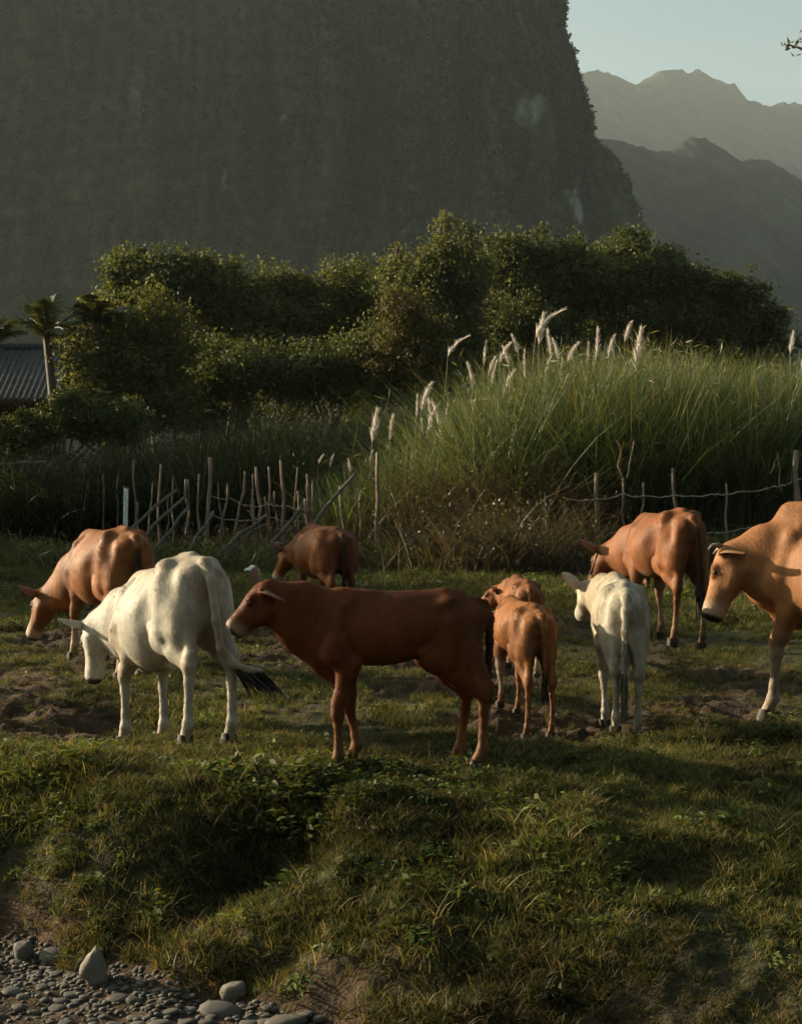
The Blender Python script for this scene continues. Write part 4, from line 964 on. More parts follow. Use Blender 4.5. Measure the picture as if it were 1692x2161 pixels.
# ------------------------------------------------------------------ tall plume grass on its earth bank
MAT_REED = mat_foliage('reed_blade', trans=.35, rough=.5, spec=.3)
def top_py(px): return np.interp(px, [560, 640, 700, 760, 800, 860, 920, 965, 1020, 1080, 1160, 1250, 1350, 1500, 1620, 1692, 1900], [1090, 1065, 1020, 985, 960, 935, 895, 850, 805, 775, 755, 745, 745, 765, 780, 775, 775])
def thicket(name, label, n_cl, per, px0, px1, y0, y1, cols, wid, seed, topf, jit=.35, spread=.38, minL=.7, maxL=2.3, cat='grass'):
    rg = np.random.default_rng(seed)
    Yc = rg.uniform(y0, y1, n_cl); pxc = rg.uniform(px0, px1, n_cl); Xc = on(pxc, Yc)
    zc = ground_z(Xc, Yc)
    ztop = EYE - (topf(pxc) - HZ) / F_PX * Yc
    i = np.repeat(np.arange(n_cl), per); n = len(i)
    base = np.stack([Xc[i] + rg.normal(0, .16, n), Yc[i] + rg.normal(0, .16, n), zc[i]], 1); base[:, 2] = ground_z(base[:, 0], base[:, 1]) - .03
    hgt = np.clip((ztop - zc)[i], .35, 9) * rg.uniform(1 - jit, 1.05, n) * np.where(rg.uniform(0, 1, n) < .04, 1.12, 1)
    a = rg.uniform(0, 2 * math.pi, n); rad = np.abs(rg.normal(0, spread, n))
    hd = np.stack([np.cos(a), np.sin(a), np.zeros(n)], 1)
    dv = unit(hd * rad[:, None] + np.array([0.05, 0, 1.0]))
    ln = np.clip(hgt / dv[:, 2] * 1.08, .3, 4.0)
    bend = np.where(rg.uniform(0, 1, n) < .35, rg.uniform(.4, .95, n), rg.uniform(.02, .34, n))
    V, F = blades(base, dv, ln, wid * rg.uniform(.6, 1.3, n), bend, seg=5, rng=rg, bdir=unit(hd + np.array([.12, 0, 0])))
    w = rg.uniform(0, 1, n)[:, None]; k = (rg.uniform(.7, 1.3, n) * (1 + .35 * fbm(base[:, 0] * .8, base[:, 1] * .8, seed=seed)))[:, None]
    c = (np.array(cols[0]) * (1 - w) + np.array(cols[1]) * w) * k
    dry = rg.uniform(0, 1, n) < .10; c[dry] = np.array([.20, .165, .085]) * rg.uniform(.6, 1.1, (dry.sum(), 1))
    c = np.repeat(np.clip(c, 0, 1), 12, 0)
    mb = MB(); mb.add(V, F, c)
    # short broken leaves that stick out of the mass
    j = rg.integers(0, n, n // 3); t_ = rg.uniform(.35, .95, len(j))
    C = base[j] + dv[j] * (ln[j] * t_)[:, None] + rg.normal(0, .10, (len(j), 3))
    Vl, Fl = leaf_quads(C, unit(rg.normal(0, 1, (len(j), 3)) + np.array([0, 0, .3])), unit(rg.normal(0, 1, (len(j), 3))), rg.uniform(.10, .34, len(j)), rg.uniform(.018, .034, len(j)))
    cl = (np.array(cols[0]) * .5 + np.array(cols[1]) * .5) * rg.uniform(.6, 1.7, (len(j), 1)); mb.add(Vl, Fl, np.repeat(cl, 4, 0))
    return link(name, mb.mesh(name), MAT_REED, kind='stuff', label=label, category=cat)
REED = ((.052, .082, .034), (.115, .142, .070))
thicket('tall_grass', 'thicket of tall green plume grass on the bank behind the fence', 520, 75, 690, 1760, 26.3, 32.5, REED, .026, 301, top_py, jit=.5, spread=.34)
thicket('tall_grass', 'stiff upright stems standing out along the crest of the thicket', 260, 14, 900, 1760, 27.2, 31.5, ((.10, .11, .04), (.20, .17, .08)), .018, 304, lambda p: top_py(p) - 28, jit=.3, spread=.16)
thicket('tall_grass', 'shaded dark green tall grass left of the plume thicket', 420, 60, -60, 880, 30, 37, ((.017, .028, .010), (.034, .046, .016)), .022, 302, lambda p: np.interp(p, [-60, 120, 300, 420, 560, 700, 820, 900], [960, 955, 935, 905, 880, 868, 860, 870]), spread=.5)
thicket('tall_grass', 'rough knee high grass along the foot of the fence', 330, 26, -20, 1720, 23.6, 27.5, ((.055, .070, .022), (.115, .115, .045)), .016, 303, lambda p: np.interp(p, [0, 500, 700, 800, 1000, 1300, 1700], [1140, 1145, 1130, 1120, 1130, 1120, 1100]), spread=.6)

# brambles: dry brown twigs tangled under the thicket
def brambles(label, n, px0, px1, py0, py1, Y0, Y1, seed, leafn=0):
    rg = np.random.default_rng(seed); mb = MB()
    Yb = rg.uniform(Y0, Y1, n); pxb = rg.normal((px0 + px1) / 2, (px1 - px0) / 4, n); Xb = on(pxb, Yb)
    base = np.stack([Xb, Yb, ground_z(Xb, Yb)], 1)
    topz = EYE - (rg.uniform(py0, py1, n) - HZ) / F_PX * Yb
    ln = np.clip(topz - base[:, 2], .2, 3)
    a = rg.uniform(0, 2 * math.pi, n); hd = np.stack([np.cos(a), np.sin(a), np.zeros(n)], 1)
    dv = unit(hd * rg.uniform(.1, .8, n)[:, None] + np.array([0, 0, 1]))
    V, F = blades(base, dv, ln * 1.25, np.full(n, .016), rg.uniform(.2, .8, n), seg=5, rng=rg, bdir=hd, tip=.3)
    c = np.array([.085, .060, .038]) * rg.uniform(.5, 1.7, (n, 1)); mb.add(V, F, np.repeat(c, 12, 0))
    if leafn:
        k = rg.integers(0, n, leafn); t = rg.uniform(.3, 1, leafn)
        C = base[k] + dv[k] * (ln[k] * t)[:, None] + rg.normal(0, .15, (leafn, 3)); D = unit(rg.normal(0, 1, (leafn, 3))); N = unit(rg.normal(0, 1, (leafn, 3)) + np.array([0, 0, .6]))
        V, F = leaf_quads(C, D, N, rg.uniform(.04, .10, leafn), rg.uniform(.02, .05, leafn))
        c = np.array([.058, .054, .024]) * rg.uniform(.5, 1.4, (leafn, 1)); mb.add(V, F, np.repeat(c, 4, 0))
    return link('brambles', mb.mesh('brambles'), MAT_REED, kind='stuff', label=label, category='brambles')
brambles('tangle of dry brown brambles below the plume grass', 3200, 800, 1280, 930, 1120, 25.2, 27.2, 311, 7000)
brambles('low tangle of twigs and weeds spreading forward behind the small calves', 2200, 880, 1260, 1040, 1160, 22.4, 25.2, 313, 3500)
brambles('dry weeds among the leaning poles of the fence', 500, 360, 760, 1080, 1150, 25.8, 27.5, 312, 900)

# plumes
MAT_PLUME = mat_foliage('plume_down', trans=.45, rough=.8, spec=.1, tcol=(1.05, 1.0, .95))
MAT_STALK = mat_foliage('plume_stalk', trans=.1, rough=.6, spec=.2)
def plume_meshes(v):
    rg = np.random.default_rng(400 + v)
    Ls, Lp = 1.0, .62
    lean = (.02, .10, -.06, .28, .05, -.12, .16, .0)[v]; cv = (.06, .14, .10, .46, -.08, -.18, .24, .20)[v]; fat = (1, 1.1, .7, 1, .6, .85, 1.25, .5)[v]
    s = np.linspace(0, 1, 7); P = np.stack([lean * s + .04 * s ** 2, 0 * s, Ls * s], 1)
    mb = MB(); add_tube(mb, P, np.linspace(.010, .006, 7), 5, col=(.20, .18, .09)); st = mb.mesh('stalk', True); st.materials.append(MAT_STALK)
    n = int(340 * fat); t = np.clip(rg.uniform(0, 1, n) ** .8 + rg.normal(0, .03, n), -.05, 1)
    ax = np.array([lean + .08, 0, 1.0]); ax = ax / np.linalg.norm(ax)
    tipd = unit(ax)
    C = P[-1] + tipd * (Lp * t)[:, None] + np.array([1, 0, -.35])[None] * (cv * Lp * t ** 2)[:, None]
    a = rg.uniform(0, 2 * math.pi, n); hd = np.stack([np.cos(a), np.sin(a), 0 * a], 1)
    dv = unit(tipd + hd * (rg.uniform(.08, .55, n) * fat)[:, None] + np.array([.12, 0, 0]) + np.array([1, 0, -.3])[None] * (cv * 1.2 * t)[:, None])
    V, F = blades(C, dv, .20 * (1.05 - .55 * t) * rg.uniform(.35, 1.35, n), np.full(n, .015), rg.uniform(0, .25, n), seg=2, rng=rg, bdir=hd)
    col = np.array([.74, .69, .64]) * rg.uniform(.7, 1.1, (n, 1)); mb = MB(); mb.add(V, F, np.repeat(col, 6, 0)); pm = mb.mesh('plume'); pm.materials.append(MAT_PLUME)
    return st, pm, P[-1]
PLV = [plume_meshes(v) for v in range(8)]
ORD = ['first', 'second', 'third', 'fourth', 'fifth', 'sixth', 'seventh', 'eighth', 'ninth', 'tenth', 'eleventh', 'twelfth', 'thirteenth', 'fourteenth', 'fifteenth', 'sixteenth', 'seventeenth', 'eighteenth', 'nineteenth', 'twentieth', 'twenty-first', 'twenty-second', 'twenty-third']
CREST = sorted([1130, 1137, 1318, 1341, 1020, 1040, 1055, 1075, 1066, 1108, 1163, 1178, 1198, 1256, 1238, 1285, 1298, 997, 1030, 1092, 1150, 1210])
SLOPE = sorted([785, 822, 889, 878, 900, 912, 930, 893, 940, 780, 740, 672, 697])
def plume(px, py_top, len_px, v, label, Y=28.0, flip=1, thin=1.0):
    """py_top is the tip, len_px the length of the feathery head"""
    st, pm, tip = PLV[v]
    k = (len_px / F_PX * Y) / .70
    p = at(px, py_top, Y); xb = p[0] - flip * tip[0] * k; g = float(ground_z(xb, Y))
    zt = p[2] - .70 * k                                    # where the stalk ends
    o = link('plume_grass', None, label=label, category='plume grass', group='flowering plumes of the tall grass', kind='thing'); o.location = (xb, Y, g)
    a = link('stalk', st, None, o); a.scale = (flip * k, k, (zt - g) / 1.0)
    b = link('plume', pm, None, o); b.location = (0, 0, zt - g - k * 1.0); b.scale = (flip * k * thin, k * thin, k)
SH = 'pale upright plume, %s from the left in the row along the crest'
LF = 'small pale plume, %s from the left on the lower left slope'
plume(1130, 630, 82, 3, 'tallest plume, arching to the right above all the others')
plume(1137, 655, 70, 0, 'upright plume just below the tallest arching one')
plume(945, 692, 60, 3, 'lone bright plume hooked over in front of the shoots tree', Y=28.5)
plume(1318, 672, 50, 1, 'broad bright plume leaning right, on a thin bent stalk')
plume(1341, 684, 86, 0, 'narrow upright plume at the right end of the crest row')
plume(785, 857, 75, 0, 'bright plume standing apart at the left end of the thicket', Y=27.2)
plume(822, 870, 60, 2, 'thin plume second from the left end of the thicket', Y=27.2)
plume(889, 800, 70, 1, 'forked looking plume highest of the left cluster', Y=27.6)
plume(1667, 695, 50, 0, 'single plume near the right frame edge', Y=29)
plume(1690, 748, 34, 2, 'plume cut by the right frame edge', Y=29)
for (x, y, l, v) in [(1020, 715, 62, 0), (1040, 760, 60, 2), (1055, 715, 60, 2), (1075, 725, 55, 0), (1066, 770, 62, 1), (1108, 735, 60, 0), (1163, 690, 70, 0), (1178, 708, 58, 1), (1198, 715, 48, 0), (1256, 690, 70, 0), (1238, 720, 50, 2), (1285, 700, 62, 1), (1298, 725, 48, 0), (997, 765, 55, 2), (1030, 745, 50, 1), (1092, 700, 50, 2), (1150, 740, 50, 0), (1210, 735, 45, 1)]:
    plume(x, y, l * random.uniform(.8, 1.15), random.randrange(8), SH % ORD[CREST.index(x)], Y=random.uniform(27.6, 29.5), flip=random.choice((1, 1, -1)), thin=random.uniform(.75, 1.2))
for (x, y, l, v) in [(878, 830, 60, 0), (900, 845, 75, 1), (912, 838, 80, 2), (930, 850, 70, 0), (893, 880, 45, 0), (940, 850, 40, 1), (780, 950, 30, 0), (740, 965, 28, 0), (672, 955, 25, 0), (697, 955, 38, 0)]:
    plume(x, y, l * random.uniform(.8, 1.15), random.randrange(8), LF % ORD[SLOPE.index(x)], Y=random.uniform(26.7, 27.6), flip=random.choice((1, 1, -1)), thin=random.uniform(.75, 1.2))
for (x, y, l) in ((1225, 868, 30),): plume(x, y, l, 3, 'short plume lying sideways low on the face of the thicket', Y=26.6)

# ------------------------------------------------------------------ fence of sticks
MAT_STICK = mat_bark('weathered_stick', (.11, .078, .050), (.33, .245, .17), 5, .5, .85)
MAT_POLE = mat_bark('grey_pole', (.05, .042, .034), (.15, .125, .10), 5, .4, .85)
MAT_WIRE = mat_plain('rusty_wire', (.30, .27, .22), .5, .5)
def stick(a, b, r, parent, name, mat, seed, n=6):
    rg = np.random.default_rng(seed); a, b = np.asarray(a, float), np.asarray(b, float)
    t = np.linspace(0, 1, n)[:, None]; P = a * (1 - t) + b * t + rg.normal(0, .028, (n, 3)) * (t * (1 - t) * 4)
    mb = MB(); add_tube(mb, P, r * np.linspace(1.1, .8, n) * rg.uniform(.9, 1.1, n), 7, wob=.12, seed=seed)
    return link(name, mb.mesh(name, True), mat, parent)
FY = 25.6
fence = link('fence', None, label='crooked fence of thin sticks and leaning poles left of the thicket', category='fence')
posts = [(340, 980, 335, .030), (282, 970, 285, .028), (217, 1000, 222, .026), (392, 1012, 392, .034), (443, 965, 437, .045), (480, 1020, 462, .026), (517, 995, 490, .03), (540, 985, 556, .034), (567, 985, 574, .024), (592, 970, 600, .036), (648, 1000, 656, .028), (645, 1052, 668, .058), (718, 1025, 738, .034), (797, 955, 797, .045), (858, 1120, 856, .036), (150, 1010, 152, .024), (185, 1015, 180, .022), (250, 1000, 247, .02), (365, 1005, 368, .02), (420, 1000, 418, .024), (628, 985, 626, .018), (760, 1040, 757, .022)]
rgp = np.random.default_rng(9)
for q_ in range(16):
    xq = rgp.uniform(130, 700); posts.append((xq + rgp.normal(0, 9), rgp.uniform(1000, 1060), xq, rgp.uniform(.014, .026)))
for i, (xt, yt_, xb, r) in enumerate(posts):
    Yp = FY + (0.9 if xt < 430 else 0) + max(0, 430 - xt) * .016 + random.uniform(-.15, .15) - (.7 if xt > 780 else 0)
    tp_ = at(xt, yt_, Yp); bp_ = at(xb, 1180, Yp); bp_[2] = float(ground_z(bp_[0], Yp)) - .12
    stick(bp_, tp_, r * .78, fence, 'post', MAT_STICK, 500 + i)
for i, (xt, yt_, xb, yb, r) in enumerate([(745, 1006, 655, 1125, .036), (638, 1068, 520, 1217, .036), (560, 1089, 454, 1174, .036), (449, 1082, 402, 1150, .03), (397, 1072, 338, 1148, .03), (390, 1049, 317, 1120, .03), (371, 1035, 293, 1100, .03), (556, 1110, 470, 1172, .028)]):
    Yp = FY + (.9 if xt < 430 else .0)
    a_ = at(xt, yt_, Yp); b_ = at(xb, yb, Yp - 1.0)
    d_ = (a_ - b_); gz = float(ground_z(b_[0], b_[1])); b_ = b_ - d_ * ((b_[2] - gz + .05) / d_[2])
    stick(b_, a_ + d_ * .02, r, fence, 'leaning_pole', MAT_POLE, 560 + i)
def wire(pts, Y, parent, r=.009, barbs=True, seed=0, name='wire'):
    rg = np.random.default_rng(seed)
    P0 = np.array([at(x, y, Y) for x, y in pts]); n = 8 * (len(pts) - 1) + 1
    u = np.linspace(0, len(pts) - 1, n); P = np.stack([np.interp(u, np.arange(len(pts)), P0[:, k]) for k in range(3)], 1)
    P[:, 2] -= .03 * np.abs(np.sin(u * math.pi)); P += rg.normal(0, .006, P.shape)
    mb = MB(); add_tube(mb, P, r, 5)
    if barbs:
        for t in np.arange(.4, len(pts) - 1, .32):
            c = np.array([np.interp(t, u, P[:, k]) for k in range(3)]); e_ = rg.normal(0, 1, 3); e_ = e_ / np.linalg.norm(e_) * .035
            add_tube(mb, [c - e_, c + e_], r * .7, 4)
    return link(name, mb.mesh(name), MAT_WIRE, parent)
wire([(443, 1046), (490, 1052), (530, 1068), (565, 1062), (600, 1066), (660, 1075)], FY - .06, fence, .008, seed=1)
wire([(443, 1085), (500, 1098), (560, 1090), (640, 1100)], FY - .05, fence, .008, seed=2)
fence2 = link('fence', None, label='barbed wire fence on thin posts behind the bony cow', category='fence')
for i, (xt, yt_, xb, r) in enumerate([(1258, 998, 1262, .046), (1315, 1010, 1316, .026), (1357, 1018, 1357, .024), (1420, 988, 1422, .036), (1680, 950, 1682, .066), (1532, 1020, 1530, .02), (1190, 1060, 1192, .024)]):
    Yp = 24.8; tp_ = at(xt, yt_, Yp); bp_ = at(xb, 1190, Yp); bp_[2] = float(ground_z(bp_[0], Yp)) - .12
    stick(bp_, tp_, r * .85, fence2, 'post', MAT_STICK, 600 + i)
for i, (x0, y0, x1, y1) in enumerate([(1316, 1020, 1300, 930), (1322, 1010, 1338, 930), (1650, 1040, 1640, 955), (1625, 1000, 1645, 965), (1200, 1070, 1150, 1130)]):
    stick(at(x0, y0, 24.9), at(x1, y1, 24.9), .013, fence2, 'twig', MAT_STICK, 640 + i)
wire([(1185, 1050), (1258, 1054), (1316, 1042), (1357, 1046), (1420, 1045), (1500, 1043), (1560, 1037), (1630, 1028), (1682, 1012), (1740, 1000)], 24.72, fence2, .0105, seed=3)
wire([(1090, 1112), (1258, 1118), (1316, 1122), (1420, 1124), (1500, 1124), (1560, 1116), (1640, 1102), (1740, 1090)], 24.71, fence2, .009, seed=4)
fence3 = link('fence', None, label='faint low rail fence far left beneath the shaded bushes', category='fence')
for i, x in enumerate((4, 30, 55, 92)):
    Yp = 31.0; tp_ = at(x, 985, Yp); bp_ = tp_.copy(); bp_[2] = float(ground_z(tp_[0], Yp)) - .1; stick(bp_, tp_, .025, fence3, 'post', MAT_POLE, 660 + i)
stick(at(-40, 976, 30.95), at(98, 975, 30.95), .035, fence3, 'rail', MAT_STICK, 670)
MAT_WPAINT = mat_plain('white_paint', (.75, .75, .72), .6, .3)
def marker():
    Y = 24.2; t_ = at(263, 1030, Y); g = float(ground_z(t_[0], Y))
    o = link('stake', None, label='short white painted stake before the left end of the fence', category='stake'); o.location = (t_[0], Y, g)
    h = t_[2] - g; mb = MB()
    V = [(sx * w + ox, sy * w * .6, z) for z, w, ox in ((-.1, .030, 0), (h - .06, .034, .02), (h, .028, .025)) for sx, sy in ((-1, -1), (1, -1), (1, 1), (-1, 1))]
    mb.add(V, [(a + b, a + (b + 1) % 4, a + 4 + (b + 1) % 4, a + 4 + b) for a in (0, 4) for b in range(4)] + [(8, 9, 10, 11)])
    link('shaft', mb.mesh('shaft'), MAT_WPAINT, o)
    mb = MB(); box(mb, -.015, .065, -.03, .03, h + .002, h + .02); link('cap', mb.mesh('cap'), MAT_POLE, o)
marker()
def scrap():
    p0 = at(530, 1208, 22.8); rg = np.random.default_rng(3); x, y = p0[0], 22.8
    n = 9; g = np.linspace(-1, 1, n); U, Wv = np.meshgrid(g, g, indexing='ij')
    Z = .05 + .09 * np.exp(-(U ** 2 + Wv ** 2) * 1.3) * (1 + .9 * vnoise(U * 3, Wv * 3, seed=5)) + .02 * vnoise(U * 7, Wv * 7, seed=6)
    V = np.stack([U * .10 * (1 + .2 * vnoise(U * 2, Wv * 2, seed=8)), Wv * .08, Z * .6], -1).reshape(-1, 3)
    i = np.arange(n * n).reshape(n, n); F = np.stack([i[:-1, :-1], i[1:, :-1], i[1:, 1:], i[:-1, 1:]], -1).reshape(-1, 4)
    o = link('plastic_bag', mesh_np('plastic_bag', V, F, True), MAT_WPAINT, label='crumpled white scrap lying in the grass near the leaning poles', category='litter')
    o.location = (x, y, float(ground_z(x, y)) + .03)
scrap()
# ------------------------------------------------------------------ stones of the riverbed
def mat_stone(name='river_stone', gain=1.0):
    m, nt, out = mat_new(name)
    oi = nd(nt, 'ShaderNodeObjectInfo'); tc = nd(nt, 'ShaderNodeTexCoord')
    nz = nd(nt, 'ShaderNodeTexNoise', i_Scale=22.0, i_Detail=7.0, i_Roughness=.7); nt.links.new(tc.outputs['Object'], nz.inputs['Vector'])
    r = ramp(nt, [(.25, (.040 * gain, .036 * gain, .029 * gain)), (.5, (.085 * gain, .078 * gain, .064 * gain)), (.78, (.19 * gain, .178 * gain, .15 * gain))]); nt.links.new(nz.outputs[0], r.inputs[0])
    r2 = ramp(nt, [(0, (.55, .53, .50)), (1, (1.25, 1.2, 1.1))]); nt.links.new(oi.outputs['Random'], r2.inputs[0])
    mx = nd(nt, 'ShaderNodeMix', data_type='RGBA', blend_type='MULTIPLY'); mx.inputs[0].default_value = 1
    nt.links.new(r.outputs[0], mx.inputs[6]); nt.links.new(r2.outputs[0], mx.inputs[7])
    p = nd(nt, 'ShaderNodeBsdfPrincipled'); p.inputs['Roughness'].default_value = .8; nt.links.new(mx.outputs[2], p.inputs['Base Color'])
    b = nd(nt, 'ShaderNodeBump', i_Strength=.5, i_Distance=.008); nt.links.new(nz.outputs[0], b.inputs['Height']); nt.links.new(b.outputs[0], p.inputs['Normal'])
    nt.links.new(p.outputs[0], out.inputs[0]); return m
MAT_STONE = mat_stone(gain=.75); MAT_PALE = mat_stone('pale_stone', 1.6)
import bmesh
def stone_mesh(seed, pointed=False, sub=3, mat=None):
    bm = bmesh.new(); bmesh.ops.create_icosphere(bm, subdivisions=sub, radius=1)
    V = np.array([v.co[:] for v in bm.verts])
    d = 1 + (.7 if pointed else .42) * fbm(V[:, 0] * 1.1 + seed, V[:, 1] * 1.1, V[:, 2] * 1.1, seed=seed) + .16 * fbm(V[:, 0] * 3 + seed, V[:, 1] * 3, V[:, 2] * 3, seed=seed)
    V = V * d[:, None]
    V = np.sign(V) * np.abs(V) ** .80
    if pointed:
        t = np.clip((V[:, 2] + 1) / 2, 0, 1); k = 1.15 - 1.0 * t ** 1.2; V[:, 0] *= k; V[:, 1] *= k
        V[:, 0] -= .18 * t
    for v, c in zip(bm.verts, V): v.co = c
    for f in bm.faces: f.smooth = True
    me = bpy.data.meshes.new('stone'); bm.to_mesh(me); bm.free(); me.materials.append(mat or MAT_STONE); return me
STV = [stone_mesh(700 + i, sub=2) for i in range(8)]
def put_stone(px, py, wpx, hpx, label, v, big=None, sink=.35):
    # where the view ray through the stone's foot meets the ground
    Y = 7.0
    for _ in range(25):
        x = on(px, Y); g = float(ground_z(x, Y)); Y = .5 * Y + .5 * (EYE - g) * F_PX / (py + hpx * .35 - HZ)
    x = on(px, Y); g = float(ground_z(x, Y)); s = Y / F_PX
    o = link('stone', big or STV[v], None, label=label, category='stone', group='river stones at the foot of the bank')
    w, h_ = wpx * s / 2, hpx * s / 2
    o.location = (x, Y, g + h_ * (1 - 2 * sink) + .0); o.scale = (w, w * random.uniform(.7, 1.0), h_); o.rotation_euler = (random.uniform(-.15, .15), random.uniform(-.2, .2), random.uniform(-.5, .5))
    return o
put_stone(50, 2008, 40, 42, 'pale stone at the grass edge near the left frame border', 1, stone_mesh(722, False, 3, MAT_PALE), sink=.15)
o = put_stone(203, 2045, 70, 86, 'large pointed pale stone standing upright on the gravel', 0, stone_mesh(720, True, 3, MAT_PALE), sink=.06)
put_stone(492, 2093, 50, 42, 'smooth rounded stone at the lower edge of the grass bank', 2, stone_mesh(724, False, 3, MAT_PALE), sink=.15)
put_stone(600, 2152, 96, 36, 'long flat stone cut by the bottom frame edge', 3)
put_stone(465, 2130, 84, 32, 'long tilted flat stone below the smooth rounded one', 4)
put_stone(110, 2015, 56, 18, 'flat stone between the pale edge stone and the pointed one', 5)
SL = 'grey river cobble among many on the gravel in the lower left corner'
def cobble_label(px, py, w):
    size = 'large' if w > 40 else 'middling' if w > 27 else 'small'
    where = 'beside the left frame edge' if px < 100 else 'around the pointed stone' if px < 290 else 'between the pointed and the rounded stone' if px < 450 else 'at the right end of the gravel'
    return size + ' grey cobble ' + where + (', low by the bottom edge' if py > 2105 else ', close under the grass')
rg = np.random.default_rng(77); placed = []
cnt = 0
while cnt < 150:
    px = rg.uniform(-30, 700); py = rg.uniform(2020, 2200)
    lim = np.interp(px, [0, 100, 260, 420, 560, 700], [1995, 2030, 2065, 2090, 2120, 2145])
    if py < lim: continue
    w = rg.uniform(16, 50) * rg.uniform(.75, 1.2) * (1 if py > lim + 25 else .7); h_ = w * rg.uniform(.28, .5)
    if any(abs(px - a) < (w + c) * .40 and abs(py - b) < (h_ + d) * .42 for a, b, c, d in placed): 
        cnt += .05; continue
    placed.append((px, py, w, h_)); put_stone(px, py, w, h_, cobble_label(px, py, w), int(rg.integers(0, 8)), sink=.48); cnt += 1
# gravel between the cobbles: too small to count
n = 2000
gx = rg.uniform(-2.3, .5, n); gy = toe_y(gx) + .05 - np.abs(rg.normal(0, .45, n)); gz = ground_z(gx, gy)
base = stone_mesh(731, sub=1); Vb = np.array([v.co[:] for v in base.vertices]); Fb = np.array([p.vertices[:] for p in base.polygons])
sz = rg.uniform(.006, .02, n); an = rg.uniform(0, 6.28, n)
Vr = np.stack([Vb[None, :, 0] * np.cos(an)[:, None] - Vb[None, :, 1] * np.sin(an)[:, None], Vb[None, :, 0] * np.sin(an)[:, None] + Vb[None, :, 1] * np.cos(an)[:, None], np.repeat(Vb[None, :, 2] * .55, n, 0)], -1)
Vr = Vr * sz[:, None, None] + np.stack([gx, gy, gz + sz * .2], 1)[:, None]
link('gravel', mesh_np('gravel', Vr.reshape(-1, 3), (Fb[None] + (np.arange(n) * len(Vb))[:, None, None]).reshape(-1, 3), True), MAT_STONE, kind='stuff', label='fine gravel and small pebbles between the river cobbles', category='gravel')

# ------------------------------------------------------------------ short grass
MAT_GRASS = mat_foliage('turf_blade', trans=.30, rough=.6, spec=.12, instancer=True)
def tuft(seed, n, rad, L0, L1, w0, spread, bend, col1, col2, dry=.2, name='tuft', seg=3):
    rg = np.random.default_rng(seed)
    a = rg.uniform(0, 6.283, n); r = rad * np.sqrt(rg.uniform(0, 1, n)); base = np.stack([r * np.cos(a), r * np.sin(a), np.full(n, -.008)], 1)
    a2 = rg.uniform(0, 6.283, n); hd = np.stack([np.cos(a2), np.sin(a2), 0 * a2], 1)
    dv = unit(hd * np.abs(rg.normal(0, spread, n))[:, None] + np.array([0, 0, 1]))
    V, F = blades(base, dv, rg.uniform(L0, L1, n), w0 * rg.uniform(.6, 1.3, n), rg.uniform(.1, bend, n), seg=seg, rng=rg, bdir=hd)
    w = rg.uniform(0, 1, (n, 1)); c = np.array(col1) * (1 - w) + np.array(col2) * w
    d = rg.uniform(0, 1, n) < dry; c[d] = np.array([.23, .175, .085]) * rg.uniform(.5, 1.1, (d.sum(), 1))
    me = mesh_np(name, V, F, False, np.repeat(c, 2 * (seg + 1), 0)); me.materials.append(MAT_GRASS)
    return bpy.data.objects.new(name, me)
def leafy(seed, n):
    rg = np.random.default_rng(seed)
    C = np.stack([rg.normal(0, .035, n), rg.normal(0, .035, n), rg.uniform(.01, .07, n)], 1); D = unit(np.stack([rg.normal(0, 1, n), rg.normal(0, 1, n), rg.normal(.3, .4, n)], 1)); N = unit(rg.normal(0, .5, (n, 3)) + np.array([0, 0, 1]))
    V, F = leaf_quads(C, D, N, rg.uniform(.03, .06, n), rg.uniform(.012, .022, n)); c = np.array([.09, .115, .035]) * rg.uniform(.6, 1.3, (n, 1))
    me = mesh_np('weed', V, F, False, np.repeat(c, 4, 0)); me.materials.append(MAT_GRASS); return bpy.data.objects.new('weed', me)
GA, GB = (.046, .058, .018), (.105, .108, .036)
tc_ = bpy.data.collections.new('turf_pieces')
TUFTS = [tuft(801 + i, 24, .045, .03, .095, .0065, .75, .7, GA, GB, .14) for i in range(4)] + \
        [tuft(811 + i, 20, .04, .03, .10, .0048, .9, .9, (.095, .070, .034), (.17, .130, .065), .4) for i in range(3)] + \
        [tuft(821 + i, 8, .03, .07, .19, .0048, .6, 1.1, (.20, .18, .08), (.32, .26, .14), .5) for i in range(2)] + [leafy(831, 26), leafy(832, 30)]
for i, o in enumerate(TUFTS): o.name = 'piece_%02d' % i; tc_.objects.link(o)
rg = np.random.default_rng(88)
pts, scl, idx_, tint = [], [], [], []
